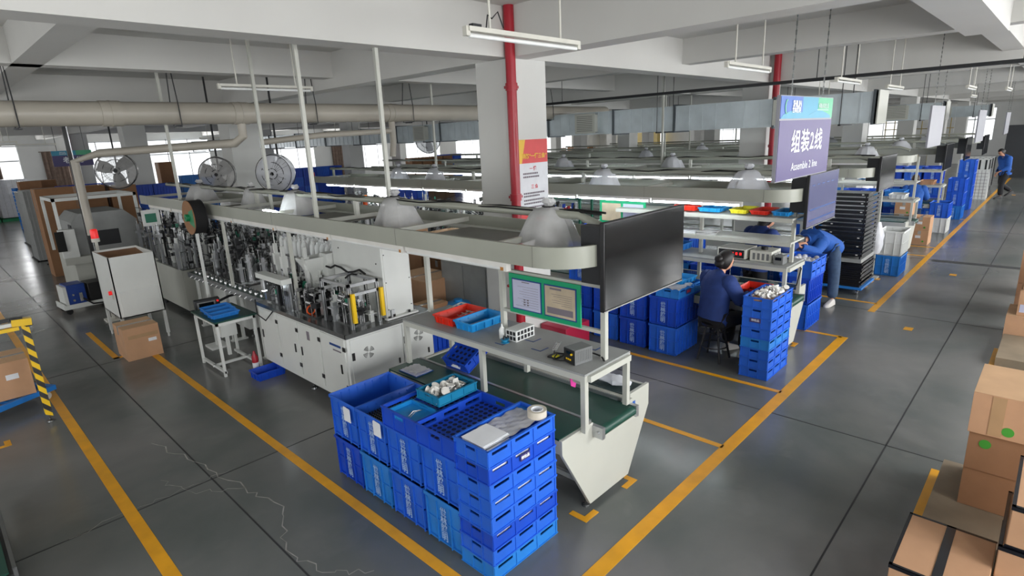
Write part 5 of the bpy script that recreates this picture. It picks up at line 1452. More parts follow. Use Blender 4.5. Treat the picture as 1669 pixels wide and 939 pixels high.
lb = obj('tray_label', MB().box(-.002, -.06, 0, 0, .06, .05), 'sign_dark_purple', None, (6.135, 2.25, .655)); tag(lb, 'dark label on the tray stack beside the seated worker', 'label')
text('待检品', .03, 'text_white', lb, (-.004, 0, .025), '-x')
random.seed(8)
for k in range(70):
    x = 6.45+random.uniform(-.2, .24); y = 2.24+random.uniform(-.11, .11); lvl = random.choice((0, 0, 1))
    o = link('lamp_holder', capm if k % 3 else capm2, None, (x, y, .915+lvl*.022), (random.uniform(-1.4, 1.4), random.uniform(-1.4, 1.4), random.uniform(0, 6)))
    tag(o, ('white' if k % 3 else 'silver')+' lamp cap heaped on the tray stack beside the seated worker', 'lamp cap', ('white' if k % 3 else 'silver')+' lamp caps on the stack beside the worker')
m = MB(); m.box(-.28, -.13, 0, .28, .13, .02); tag(obj('paper_sheet', m, 'cardboard', None, (6.45, 2.24, .89)), 'card liner under the lamp caps on the second tray stack', 'card liner')
# things on the second bench
t = thing('power_supply', 'beige power supply with red digits on the second bench shelf', 'instrument', (6.95, 2.72, 1.151))
m = MB(); m.box(0, 0, .012, .36, .36, .13); obj('case', m, 'instrument', t, bevel=.004)
m = MB(); m.box(-.004, .02, .02, 0, .34, .122); f = obj('front_panel', m, 'dark_metal', t)
m = MB()
for y in (.05, .1, .15, .22, .27): m.box(-.007, y, .06, -.004, y+.025, .09)
obj('display', m, 'red_display', f)
t = thing('voltage_tester', 'beige vented tester with black knob beside the red-digit power supply', 'instrument', (6.98, 2.42, 1.151))
m = MB(); m.box(0, 0, .0, .3, .26, .13); obj('case', m, 'instrument', t, bevel=.004)
m = MB()
for k in range(5): m.box(.02+k*.055, -.003, .02, .05+k*.055, 0, .1)
for k in range(4): m.box(-.003, .03+k*.055, .02, 0, .06+k*.055, .1)
obj('vent', m, 'grey_instrument', t)
m = MB(); m.cyl((.12, .13, .13), (.12, .13, .165), .04, 16); obj('knob', m, 'black_plastic', t)
t = thing('soldering_station', 'grey soldering station at the end of the second bench shelf', 'soldering station', (6.93, 2.27, 1.151))
m = MB(); m.box(0, 0, 0, .14, .11, .1); obj('station_case', m, 'grey_instrument', t, bevel=.003)
m = MB(); m.box(-.004, .02, .05, 0, .09, .085); obj('display', m, 'screen', t)
m = MB(); m.tube([(.14, .05, .05), (.3, .0, .02), (.36, -.1, -.1), (.3, -.08, -.3), (.2, .0, -.4)], .008, 6); obj('cord', m, 'rubber', t)
for (nm, x, y, z, mesh_, lab) in (
        ('parts_tray', 7.15, 3.55, 1.72, bin_mesh('red_tray', .4, .3, .07), 'red tray on the top tier of the second rack, left part'), ('parts_tray', 7.15, 3.22, 1.72, bin_mesh('light_blue_tray', .4, .3, .05), 'light blue tray on the top tier of the second rack beside the red one'),
        ('parts_tray', 7.15, 2.85, 1.72, bin_mesh('yellow_tray', .4, .22, .05), 'yellow tray on the top tier of the second rack'), ('parts_tray', 7.15, 2.6, 1.72, bin_mesh('red_tray', .4, .22, .05), 'red tray on the top tier of the second rack, right part'),
        ('parts_tray', 7.15, 2.35, 1.72, bin_mesh('light_blue_tray', .4, .2, .05), 'light blue tray on the top tier of the second rack at the aisle end'),
        ('parts_tray', 7.1, 3.75, 1.16, bin_mesh('sky_blue_crate', .45, .3, .09), 'blue tray with white sheets on the second bench shelf'),
        ('parts_tray', 7.15, 3.3, .74, bin_mesh('red_tray', .1, .1, .02), 'small red dish on the second bench belt'),
        ('parts_tray', 6.86, 2.55, .76, bin_mesh('red_tray', .4, .3, .11), 'red tray of screws in front of the seated worker'),
        ('parts_tray', 6.8, 2.95, .76, bin_mesh('white_crate', .42, .34, .08), 'white tray on the belt beside the seated worker')):
    o = single(nm, mesh_, lab, 'tray', (x, y, z+.001))
m = MB()
random.seed(12)
for k in range(60): m.rbox((random.uniform(-.17, .17), random.uniform(-.12, .12), .012+random.uniform(0, .012)), (.03, .012, .012), random.uniform(0, 3))
o = obj('screws', m, 'steel_plate', None, (6.86, 2.55, .78)); tag(o, 'pile of small metal screws in the red tray by the seated worker', 'screws'); o['kind'] = 'stuff'
m = MB(); m.lathe([(0, 0), (.05, 0), (.055, .055), (.05, .055), (.045, .01), (0, .01)], n=20); tag(obj('parts_cup', m, 'vial_white', None, (6.7, 2.5, .76)), 'small white cup beside the hand of the seated worker', 'cup')
random.seed(15)
for i in range(5):
    m = MB(); m.rbox((0, 0, .01), (.3, .24, .02), random.uniform(-.3, .3)); m.rbox((.02, 0, .025), (.26, .2, .008), random.uniform(-.3, .3))
    tag(obj('paper_stack', m, 'paper' if i % 2 else 'plastic_film', None, (7.12, 3.3+.26*i, 1.421)), ('white papers' if i % 2 else 'clear bag of parts')+' on the middle tier of the second rack, %s from the aisle' % ['first', 'second', 'third', 'fourth', 'fifth'][i], 'papers' if i % 2 else 'plastic bag')
# second row of crates standing behind the second bench
CR2 = [(8.36, 2.47, 2), (8.85, 2.95, 2), (8.85, 3.38, 2), (8.35, 3.8, 2), (8.35, 4.22, 3), (8.4, 4.65, 3)]
for i, (x, y, n) in enumerate(CR2):
    for k in range(n):
        crate(CM[['blue_crate', 'deep_blue_crate', 'sky_blue_crate'][(i+k) % 3]], 'blue crate behind the second bench, %s level of the %s' % (['floor', 'middle', 'upper'][k], ['column at the bending worker', 'column behind the long-haired worker', 'column left of the long-haired worker', 'fourth column from the aisle', 'fifth column from the aisle', 'sixth column from the aisle'][i]), x, y, .001+k*.373, group='crates behind the second bench')
for k in range(2): single('plastic_tray', tray_mesh('plastic_tray', 'blue_crate', sx=.6, sy=.4) if k == 0 else bpy.data.objects['reached_tray'].data, ['blue tray directly under the one the bending worker reaches into', 'top blue tray the bending worker reaches into'][k], 'tray', (8.36, 2.47, .748+k*.1165)).name = 'reached_tray'
m = MB()
random.seed(31)
for k in range(24): m.ball((random.uniform(-.2, .2), random.uniform(-.12, .12), random.uniform(.03, .07)), .04, 8, 5)
o = obj('lamp_bags', m, 'film_white', None, (8.36, 2.47, .868)); tag(o, 'white wrapped parts filling the crate under the bending worker', 'parts'); o['kind'] = 'stuff'
# stool
def stool(label, x, y):
    t = thing('stool', label, 'stool', (x, y, 0))
    m = MB(); m.lathe([(0, .44), (.15, .44), (.16, .455), (.16, .475), (.14, .485), (0, .485)], n=24); obj('seat', m, 'black_plastic', t)
    for k in range(4):
        a = PI/4+k*PI/2; c, s = math.cos(a), math.sin(a)
        m = MB(); m.cyl((.1*c, .1*s, .44), (.2*c, .2*s, 0), .014, 8); obj('leg', m, 'dark_metal', t)
    m = MB()
    for z, r_ in ((.18, .16),): m.tube([(r_*math.cos(2*PI*k/24), r_*math.sin(2*PI*k/24), z) for k in range(25)], .008, 6)
    m.cyl((0, 0, .3), (0, 0, .44), .02, 10); m.tube([(-.12, -.12, .33), (.12, .12, .33)], .008, 6); m.tube([(-.12, .12, .33), (.12, -.12, .33)], .008, 6)
    obj('foot_ring', m, 'dark_metal', t)
    return t
stool('black four-legged stool under the seated worker', 6.42, 2.83)
# black mesh trays on a blue dolly
t = thing('dolly', 'blue wheeled dolly under the black mesh trays', 'dolly', (10.75, 2.5, 0))
m = MB(); m.box(-.42, -.36, .09, .42, .36, .13); obj('dolly_frame', m, 'sky_blue_crate', t, bevel=.005)
for x in (-.34, .34):
    for y in (-.28, .28): m = MB(); m.cyl((x, y-.015, .04), (x, y+.015, .04), .04, 14); m.box(x-.02, y-.02, .05, x+.02, y+.02, .09); obj('caster', m, 'silver', t)
m = MB(); a, b = .38, .32
for k in range(13): m.box(-a+k*2*a/12-.003, -b, 0, -a+k*2*a/12+.003, b, .006)
for k in range(11): m.box(-a, -b+k*2*b/10-.003, 0, a, -b+k*2*b/10+.003, .006)
m.box(-a-.01, -b-.01, 0, a+.01, -b, .03); m.box(-a-.01, b, 0, a+.01, b+.01, .03); m.box(-a-.01, -b, 0, -a, b, .03); m.box(a, -b, 0, a+.01, b, .03)
MT = m.mesh('mesh_tray', 'black_plastic')
for k in range(12):
    single('mesh_tray', MT, 'black mesh tray in the low pile on the blue dolly, number %s from the bottom' % ['one', 'two', 'three', 'four', 'five', 'six', 'seven', 'eight', 'nine', 'ten', 'eleven', 'twelve'][k], 'tray', (10.75+random.uniform(-.01, .01), 2.5+random.uniform(-.02, .02), .132+k*.036), 0, 'black mesh trays in the low pile')
t = thing('tray_rack', 'tall black rack of stacked mesh shelves on the dolly beside the bending worker', 'rack', (10.6, 2.52, .57))
m = MB(); m.box(-.42, -.36, 0, .42, .36, .06); obj('rack_base', m, 'cabinet_grey', t)
m = MB()
for x in (-.4, .38):
    for y in (-.34, .32): m.box(x, y, .06, x+.02, y+.02, 1.08)
obj('rack_post', m, 'black_plastic', t)
for k in range(15):
    z = .1+k*.068; m = MB()
    m.box(-.4, -.35, z, .4, .35, z+.006); m.box(-.41, -.36, z, .41, -.35, z+.045); m.box(-.41, -.36, z, -.4, .36, z+.045)
    m.box(-.412, .1, z+.02, -.41, .13, z+.035, 1) if k % 2 else m.box(-.412, -.3, z+.02, -.41, -.27, z+.035, 1)
    m.box(-.415, -.365, z+.045, .415, -.355, z+.049, 2); m.box(-.415, -.365, z+.045, -.41, .36, z+.049, 2)
    obj('mesh_shelf', m, ['black_plastic', 'lamp_white', 'steel_plate'], t)
# white over blue crates etc. along the aisle
crate(CM['sky_blue_crate'], 'blue crate under the two white crates beside the aisle', 12.3, 2.13, .001)
crate(crate_mesh('plastic_crate', 'white_crate', text_on=False, h=.45), 'tall white crate on the blue crate beside the aisle', 12.3, 2.13, .374) 

t = thing('sack_stand', 'white bag hanging at the bench end beside the black rack', 'bag', (11.75, 2.3, 0))
m = MB(); m.box(-.02, -.02, 0, .02, .02, 2.0); m.box(-.1, -.1, 0, .1, .1, .02); obj('post', m, 'cream_powder', t)
m = MB(); random.seed(17)
m.loft([[((.05+.07*math.sin(PI*(i+1)/8))*(1+random.uniform(-.15, .15))*math.cos(2*PI*j/14), (.05+.07*math.sin(PI*(i+1)/8))*(1+random.uniform(-.15, .15))*math.sin(2*PI*j/14), .45+i*.08) for j in range(14)] for i in range(8)]); obj('bag_body', m, 'film_white', t)
cl = [(15.5, 2.04, 0, 'bottom carton of the aisle-side pile of two'), (15.5, 2.04, .315, 'top carton of the aisle-side pile of two'), (15.5, 2.4, 0, 'bottom carton of the pile of three'), (15.5, 2.4, .315, 'middle carton of the pile of three'),
      (15.5, 2.4, .63, 'top carton of the pile of three'), (15.5, 2.78, 0, 'single brown carton at the left of the pile of three')]
for x, y, z, lab in cl: carton(lab+' beyond the white crates', x, y, z, .45, .34, .31, 'cardboard', tape_dir='x', stickers=(('-x', .1, .15, .1, .06, 'paper'),), dots=(('-x', .25, .08, .02),))
crate(CW, 'white crate on the floor beneath a blue one beyond the carton piles', 17.6, 2.14, .001); crate(CM['blue_crate'], 'blue crate on the white crate beyond the carton piles', 17.6, 2.14, .374)
for k in range(3): crate(CM['sky_blue_crate' if k < 1 else 'blue_crate'], 'light blue crate %s of the pile two piles past the cartons' % ['at the bottom', 'in the middle', 'at the top'][k], 20.2, 2.15, .001+k*.373)
for k in range(4): crate(CM['blue_crate'], 'blue crate %s of the four-high pile near the walking worker' % ['at the bottom', 'second from the bottom', 'third from the bottom', 'at the top'][k], 22.4, 2.2, .001+k*.373)
for i in range(3):
    for k in range(3): crate(CM[['blue_crate', 'deep_blue_crate', 'sky_blue_crate'][(i+k) % 3]], 'blue crate between the third and fourth bench, %s level, %s column' % (ORD3[k], COL4[i]), 13.1+i*.0, 2.9+i*.45, .001+k*.373, group='crates between the third and fourth bench')
for i in range(4):
    for k in range(3): crate(CM[['blue_crate', 'deep_blue_crate', 'sky_blue_crate'][(i+k) % 3]], 'blue crate in the pile behind the fourth bench, %s level, %s column' % (ORD3[k], COL4[i]), 16.4, 2.9+i*.45, .001+k*.373, group='crates behind the fourth bench')
for i in range(3):
    for k in range(4): crate(CM[['blue_crate', 'deep_blue_crate'][(i+k) % 2]], 'blue crate in the tall pile behind the fifth bench, %s level, %s column' % (ORD3[k], COL4[i]), 19.3, 2.6+i*.45, .001+k*.373, group='crates behind the fifth bench')
t = thing('partition_board', 'white gridded board standing in front of the walking worker', 'board', (25.2, 1.9, 0))
m = MB(); m.box(0, 0, 0, .04, .55, 1.0); m.box(.04, .0, 0, .7, .03, 1.0); m.box(0, -.02, 0, .04, 0, 1.0); obj('board_panel', m, 'white_crate', t)
m = MB()
for k in range(5): m.box(-.004, .08+k*.1, .02, 0, .09+k*.1, .98)
for k in range(8): m.box(-.004, .01, .1+k*.11, 0, .54, .11+k*.11)
obj('board_grid', m, 'text_grey', t)
for k in range(3):
    t = thing('white_drum', 'tall white vertical containers beside the aisle behind the walking worker, number %s' % ['one', 'two', 'three'][k], 'container', (27.3+k*.9, 2.1, 0))
    t['label'] = ['white ribbed container nearest behind the walking worker', 'white ribbed container in the middle behind the walking worker', 'white ribbed container farthest behind the walking worker'][k]
    m = MB(); m.box(0, 0, .1, .7, .9, 1.2); obj('container_body', m, 'white_crate', t)
    m = MB()
    for q in range(5): m.box(-.01, .05+q*.18, .1, 0, .1+q*.18, 1.2); m.box(.05+q*.14, -.01, .1, .08+q*.14, 0, 1.2)
    m.box(.02, .02, 0, .68, .88, .1); obj('rib', m, 'dark_metal', t)
t = thing('storage_cabinet', 'big dark cabinet standing at the far right end of the aisle', 'cabinet', (34.5, -.6, 0))
m = MB(); m.box(0, 0, 0, 1.0, 2.8, 2.3); obj('cabinet_body', m, 'cabinet_dark', t)
m = MB()
for k in range(4): m.box(-.01, .04+k*.7, .1, 0, .68+k*.7, 2.2)
obj('door', m, 'cabinet_dark', t); 
m = MB(); m.box(-.02, 1.2, 1.5, -.01, 1.6, 1.8); obj('meter', m, 'cabinet_grey', t)
t = thing('stair_rail', 'pale yellow stair railing near the far end of the hall', 'railing', (46, 5.2, 0))
m = MB()
for k in range(9): m.box(0, k*.5, 0, .06, k*.5+.05, 3.0)
m.box(0, 0, 2.95, .06, 4.1, 3.0); m.box(0, 0, 2.1, .06, 4.1, 2.15); obj('rail_bars', m, 'stair_yellow', t)
# ---------------------------------------------------------------- stock along the far-left side
NTH = ['first', 'second', 'third', 'fourth', 'fifth', 'sixth']
def bank(x, y, nx, nz, label, group, dx=.61, key=None, rows=1):
    for i in range(nx):
        for j in range(rows):
            for k in range(nz):
                me = key or (CB if (i+k) % 3 else CM['blue_crate'])
                crate(me, '%s, %s level, %s column' % (label, NTH[k], {2: ['left', 'right'], 3: ['left', 'middle', 'right'], 4: ['leftmost', 'second', 'third', 'rightmost']}[nx][i]), x+i*dx+.3, y+j*.42+.2, .001+k*.3735, group=group)
bank(10.9, 23, 4, 5, 'blue crate in the tall wall behind the white-wrapped fan', 'crates of the tall blue wall')
bank(9.1, 23, 3, 4, 'blue crate in the bank left of the tall wall', 'crates left of the tall blue wall')
bank(4.3, 19, 2, 5, 'blue crate beyond the packing machine', 'crates beside the far pillar')
bank(7.2, 24, 2, 5, 'pale blue crate under the far window', 'crates under the bright far window', key=CM['sky_blue_crate'])
bank(3.2, 22.4, 3, 5, 'blue crate behind the tall brown cartons', 'crates behind the tall brown cartons')
bank(22.9, 28, 3, 5, 'far blue crate left of the white pillar', 'crates far behind the second hood')
bank(13.8, 20, 3, 3, 'blue crate far behind the white-bagged fittings', 'crates far behind the second hood fittings')
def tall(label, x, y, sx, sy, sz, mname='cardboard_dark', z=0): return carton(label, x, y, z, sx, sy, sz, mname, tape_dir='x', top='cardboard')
tall('tall brown carton nearest the gangway beside the grey packing machine', 2.0, 17, .72, .6, 2.05)
tall('tall brown carton behind the small frame of the packing machine', 2.95, 18, .6, .6, 2.0)
tall('tall brown carton before the pillar right of the branch pipe', 3.65, 18, .6, .6, 1.95)
tall('open brown carton on top of the wrapped stack at the far left', 2.45, 23.6, .55, .5, .32, z=1.72)
tall('second open brown carton on the wrapped stack at the far left', 3.0, 24.4, .5, .5, .3, z=1.72)
tall('brown carton in the pile far behind under the third fan', 8.1, 30, .7, .6, 1.2); tall('upper brown carton in the pile far behind under the third fan', 8.15, 30, .6, .6, 1.1, z=1.205)
for i in range(4):
    tall('brown carton of the lower row far behind the second hood, %s from the left' % NTH[i], 19.3+i*.75, 26, .7, .6, .95); tall('brown carton of the upper row far behind the second hood, %s from the left' % NTH[i], 19.35+i*.75, 26, .65, .6, .9, z=.955)
for i in range(6): tall('brown carton along the far wall beyond the pillar, %s from the left' % NTH[i], 39+i*1.1, 32.5, 1.0, .8, 1.6 if i % 2 else 1.2)
# row of wrapped stock
def wrapped(label, x, y, sx, sy, sz, mname='film_white', pallet=True):
    t = thing('wrapped_stack', label, 'stack', (x, y, 0)); z0 = .16 if pallet else .02
    m = MB()
    n = 5
    for k in range(n):
        o = .012*((k*7) % 3); m.box(o, o, z0+k*(sz-z0)/n, sx-o, sy-o, z0+(k+1)*(sz-z0)/n)
    obj('packed_goods', m, mname, t)
    m = MB()
    for k in range(6): m.box(-.004, sy*k/6, z0, 0, sy*k/6+.01, sz); m.box(sx*k/6, -.004, z0, sx*k/6+.01, 0, sz)
    obj('film_fold', m, 'plastic_film', t)
    m = MB(); m.box(-.05, -.05, 0, sx+.05, .1, z0); m.box(-.05, sy-.1, 0, sx+.05, sy+.05, z0); m.box(-.05, -.05, z0-.04, sx+.05, sy+.05, z0)
    obj('pallet', m, 'dull_green' if pallet else 'dark_metal', t)
    return t
wrapped('film-wrapped pallet load on a green pallet under the brown curtain', 1.4, 34.6, 1.2, 1.2, 1.95)
wrapped('second film-wrapped pallet load nearer the gangway at the far left', 2.75, 34.6, 1.2, 1.2, 1.85)
wrapped('grey film-wrapped narrow stack beside the tall brown carton', 2.1, 20, .45, 1.0, 1.9, 'cabinet_grey', False)
wrapped('cream wrapped stack between the grey stack and the brown carton', 2.2, 18.4, .5, .8, 1.85, 'cream_powder', False)
wrapped('grey wrapped stack carrying the open brown cartons', 2.4, 23.4, 1.2, 1.6, 1.7, 'cabinet_grey', False)
for k in range(12):
    single('plastic_tray', TM['sky_blue_crate'], 'blue tray in the narrow far-left gangway stack, number %s from the bottom' % ['one', 'two', 'three', 'four', 'five', 'six', 'seven', 'eight', 'nine', 'ten', 'eleven', 'twelve'][k], 'tray', (3.2, 30, .001+k*.137), R(20), 'blue trays of the far-left stack')
t = thing('office_partition', 'cream filing wall with notices far behind the third hood', 'cabinet', (52.5, 30, 0))
m = MB(); m.box(0, 0, 0, .6, 4.5, 2.6); obj('cabinet_body', m, 'stair_yellow', t)

# ---------------------------------------------------------------- people
def skin_mesh(verts, edges, radii, root, levels=1):
    me = bpy.data.meshes.new('tmp'); me.from_pydata([tuple(v) for v in verts], edges, [])
    o = bpy.data.objects.new('tmp', me); C.objects.link(o)
    sk = o.modifiers.new('s', 'SKIN'); sk.branch_smoothing = .6
    for i, r_ in enumerate(radii):
        sv = me.skin_vertices[0].data[i]; sv.radius = r_ if isinstance(r_, tuple) else (r_, r_); sv.use_root = (i == root)
    if levels: sb = o.modifiers.new('u', 'SUBSURF'); sb.levels = levels; sb.render_levels = levels
    ev = bpy.data.meshes.new_from_object(o.evaluated_get(bpy.context.evaluated_depsgraph_get()))
    vs = [tuple(v.co) for v in ev.vertices]; fs = [tuple(p.vertices) for p in ev.polygons]
    bpy.data.objects.remove(o); bpy.data.meshes.remove(ev)
    return vs, fs
def person(label, loc, yaw_, J, jacket, trousers, shoe, hairm='hair', hair='short'):
    # J: joints in local space (x forward, y left, z up)
    t = thing('person', label, 'person', loc, yaw_)
    V = {k: Vector(v) for k, v in J.items()}
    names = ['pelvis', 'spine', 'chest', 'neck', 'skull', 'shL', 'elL', 'wrL', 'shR', 'elR', 'wrR', 'hipL', 'knL', 'anL', 'hipR', 'knR', 'anR']
    head = V['head']; fwd = Vector(J['look']).normalized(); nk = V['neck']
    V['skull'] = nk.lerp(head, .6)
    E_ = [(0, 1), (1, 2), (2, 3), (3, 4), (2, 5), (5, 6), (6, 7), (2, 8), (8, 9), (9, 10), (0, 11), (11, 12), (12, 13), (0, 14), (14, 15), (15, 16)]
    rb = [.07, .07, .06, .048, .045, .03, .03, .026, .03, .03, .026, .06, .045, .03, .06, .045, .03]
    vs, fs = skin_mesh([V[n] for n in names], E_, rb, 0)
    body = MB(); body.add(vs, fs, 0)
    # head: skull with jaw, nose, ears, eyes and mouth
    up = (head-nk); up = (up - fwd*up.dot(fwd)).normalized(); lf = up.cross(fwd)
    def H(a, b, c): return head+fwd*a+lf*b+up*c
    hb = MB(); hb.ball((0, 0, 0), (.094, .074, .115), 18, 12)
    hv = []
    for (a, b, c) in hb.v:
        if c < 0: b *= 1+c*2.2; a = a*(1+c*.9)+(.012 if a > 0 else -c*.1)
        hv.append(H(a, b, c))
    body.add(hv, hb.f, 0)
    body.add([H(*p) for p in ((.088, 0, .03), (.086, -.014, -.03), (.086, .014, -.03), (.116, 0, -.022), (.084, 0, -.036))], [(0, 1, 3), (0, 3, 2), (1, 4, 3), (2, 3, 4)], 0)
    for s in (-1, 1):
        e = MB(); e.ball((0, 0, 0), (.018, .008, .028), 8, 6); body.add([H(a-.005, s*.075+b, c-.005) for a, b, c in e.v], e.f, 0)
        e = MB(); e.ball((0, 0, 0), (.008, .013, .007), 8, 6); body.add([H(a+.085, s*.03+b, c+.012) for a, b, c in e.v], e.f, 1)
        e = MB(); e.ball((0, 0, 0), (.005, .017, .004), 6, 4); body.add([H(a+.088, s*.03+b, c+.03) for a, b, c in e.v], e.f, 1)
    e = MB(); e.ball((0, 0, 0), (.007, .022, .007), 8, 6); body.add([H(a+.086, b, c-.058) for a, b, c in e.v], e.f, 2)
    # hands: palm, four fingers, thumb
    for s, w_, el in ((1, 'wrL', 'elL'), (-1, 'wrR', 'elR')):
        wr = V[w_]; d = (wr-V[el]).normalized(); side = Vector((0, 1, 0)); side = (side-d*side.dot(d))
        if side.length < .2: side = Vector((1, 0, 0))-d*d.x
        side.normalize(); nrm = side.cross(d)
        if nrm.z > 0: nrm = -nrm
        rings = []
        for q, wd, th in ((0, .022, .018), (.03, .034, .016), (.06, .04, .014), (.085, .038, .012)):
            c = wr+d*q; rings.append([c+side*wd*math.cos(2*PI*j/10)+nrm*th*math.sin(2*PI*j/10) for j in range(10)])
        body.loft(rings)
        for f, (o, L) in enumerate(((-.028, .066), (-.0095, .076), (.0095, .072), (.027, .056))):
            p = wr+d*.08+side*o
            body.tube([p, p+d*L*.45+nrm*.006, p+d*L*.78+nrm*.022, p+d*L*.9+nrm*.042], [.0095, .009, .008, .006], 7)
        p = wr+d*.025-side*s*.03; body.tube([p, p+d*.03-side*s*.018+nrm*.01, p+d*.055-side*s*.02+nrm*.02], [.012, .0105, .008], 7)
    obj('body', body, ['skin', 'hair', 'lip'], t)
    # jacket
    jn = ['hem', 'pelvis', 'spine', 'chest', 'collar', 'shL', 'elL', 'cuL', 'shR', 'elR', 'cuR']
    V['hem'] = V['pelvis'] + (V['pelvis']-V['spine']).normalized()*.1 if 'hem' not in J else V['hem']
    V['collar'] = V['chest'].lerp(nk, .75)
    V['cuL'] = V['elL'].lerp(V['wrL'], .93); V['cuR'] = V['elR'].lerp(V['wrR'], .93)
    lat = (V['shL']-V['shR']).normalized()
    path = [(V['hem'], .2, .15), (V['pelvis'], .205, .155), (V['pelvis'].lerp(V['spine'], .6), .19, .145), (V['spine'].lerp(V['chest'], .4), .195, .14), (V['chest'], .215, .145),
            ((V['shL']+V['shR'])/2+(V['chest']-V['spine']).normalized()*.0, .215, .125), (((V['shL']+V['shR'])/2).lerp(nk, .45)+(nk-V['chest']).normalized()*.03, .15, .1), (V['collar'].lerp(nk, .5), .075, .075)]
    rings = []
    for i, (c, wd, dp) in enumerate(path):
        tg = (path[min(i+1, 7)][0]-path[max(i-1, 0)][0]).normalized(); dv = tg.cross(lat).normalized()
        random.seed(i); rings.append([c+lat*wd*math.cos(2*PI*j/24)*(abs(math.cos(2*PI*j/24))**-.15 if abs(math.cos(2*PI*j/24)) > .3 else 1)+dv*dp*math.sin(2*PI*j/24)*(1+.04*math.sin(j*2.3+i)) for j in range(24)])
    jk = MB(); jk.loft(rings)
    for sh, el, cu in (('shL', 'elL', 'cuL'), ('shR', 'elR', 'cuR')):
        A, B, D = V[sh], V[el], V[cu]; inn = (V['chest']-A)*.25
        pts = [A+inn, A, A.lerp(B, .3), A.lerp(B, .65), A.lerp(B, .92), B.lerp(D, .12), B.lerp(D, .5), B.lerp(D, .9), D]
        jk.tube(pts, [.1, .1, .092, .084, .077, .075, .068, .056, .05], 14)
        jk.ball(A, .1, 12, 8)
    c0 = V['collar']; ax = (nk-V['chest']).normalized(); a = ax.orthogonal().normalized(); b = ax.cross(a)
    jk.tube([c0+ax*.02+a*.07*math.cos(q*PI/8)+b*.07*math.sin(q*PI/8) for q in range(17)], .016, 6)
    obj('jacket', jk, jacket, t)
    # trousers
    tn = ['waist', 'hipL', 'knL', 'cfL', 'hipR', 'knR', 'cfR']
    V['waist'] = V['pelvis'].lerp(V['spine'], .25)
    V['cfL'] = V['knL'].lerp(V['anL'], .97); V['cfR'] = V['knR'].lerp(V['anR'], .97)
    vs, fs = skin_mesh([V[n] for n in tn], [(0, 1), (1, 2), (2, 3), (0, 4), (4, 5), (5, 6)], [(.15, .13), .112, .086, .08, .112, .086, .08], 0, 2)
    tr = MB(); tr.add(vs, fs); obj('trousers', tr, trousers, t)
    for s, a_, k_ in (('L', 'anL', 'toeL'), ('R', 'anR', 'toeR')):
        an = V[a_]; to = Vector(J[k_]); d = (to-an); d.z = 0; d.normalize(); sd = Vector((0, 0, 1)).cross(d); zb_ = to.z
        rings = []
        slope = (an.z-.08)-zb_
        for q, wd, h in ((-.07, .022, .05), (-.05, .036, .085), (.0, .04, .1), (.06, .045, .075), (.13, .048, .05), (.17, .04, .035), (.19, .015, .02)):
            base = an+d*q; zz = zb_+slope*(1-min(1, max(0, (q+.07)/.26)))
            rings.append([Vector((base.x, base.y, zz))+sd*wd*x_+Vector((0, 0, h*z_)) for x_, z_ in ((-1, 0), (-.9, .5), (-.6, .9), (0, 1), (.6, .9), (.9, .5), (1, 0), (0, 0))])
        m = MB(); m.loft(rings); obj('shoe', m, shoe, t)
    # hair
    hb = MB(); hb.ball((0, 0, 0), (.106, .088, .126), 20, 14)
    hv = []
    for (a, b, c) in hb.v:
        face = a > .035 and c < .06
        if face: a, b, c = a*.55, b*.7, c*.7
        elif c < -.03 and hair == 'short': a, b = a*.8, b*.8
        a -= .01
        hv.append(H(a+.004*math.sin(b*90), b, c+.012))
    m = MB(); m.add(hv, hb.f)
    if hair == 'long':
        m.loft([[H(-.05+r_*.7*math.cos(2*PI*j/12), r_*math.sin(2*PI*j/12), z) for j in range(12)] for z, r_ in ((.04, .09), (-.04, .092), (-.1, .085), (-.16, .07), (-.2, .04))])
    if hair == 'bun':
        e = MB(); e.ball((0, 0, 0), (.045, .055, .05), 12, 8); m.add([H(a-.105, b, c-.01) for a, b, c in e.v], e.f)
        e = MB(); e.ball((0, 0, 0), (.05, .07, .06), 12, 8); m.add([H(a-.07, b, c-.05) for a, b, c in e.v], e.f)
    obj('hair', m, hairm, t)
    return t
SEATED = dict(pelvis=(0, 0, .54), spine=(.0, 0, .72), chest=(.04, 0, .94), neck=(.09, 0, 1.09), head=(.15, 0, 1.22), look=(.85, -.1, -.45),
              shL=(.05, .17, 1.0), elL=(.14, .26, .76), wrL=(.36, .14, .8), shR=(.05, -.17, 1.0), elR=(.16, -.27, .78), wrR=(.4, -.14, .81),
              hipL=(.06, .1, .53), knL=(.44, .15, .52), anL=(.4, .15, .09), toeL=(.55, .15, .0), hipR=(.06, -.1, .53), knR=(.44, -.13, .52), anR=(.38, -.13, .09), toeR=(.55, -.13, .0), hem=(-.02, 0, .52))
person('person with dark tied hair in a navy work jacket seated on the black stool', (6.36, 2.83, 0), R(-22), SEATED, 'jacket_navy', 'trousers_black', 'shoe_white', hair='bun')
ST = dict(pelvis=(0, 0, .88), spine=(.02, 0, 1.06), chest=(.08, 0, 1.24), neck=(.14, 0, 1.37), head=(.2, 0, 1.48), look=(.8, -.15, -.5),
          shL=(.07, .18, 1.28), elL=(.2, .26, 1.05), wrL=(.4, .1, 1.1), shR=(.09, -.18, 1.28), elR=(.24, -.28, 1.1), wrR=(.45, -.3, 1.14),
          hipL=(0, .1, .86), knL=(.04, .1, .48), anL=(0, .1, .09), toeL=(.15, .1, 0), hipR=(0, -.1, .86), knR=(.04, -.1, .48), anR=(0, -.1, .09), toeR=(.15, -.1, 0))
person('person with shoulder-length dark hair in a blue jacket working behind the second rack', (8.06, 3.02, 0), R(-25), ST, 'jacket_navy', 'trousers_black', 'shoe_dark', hair='long')
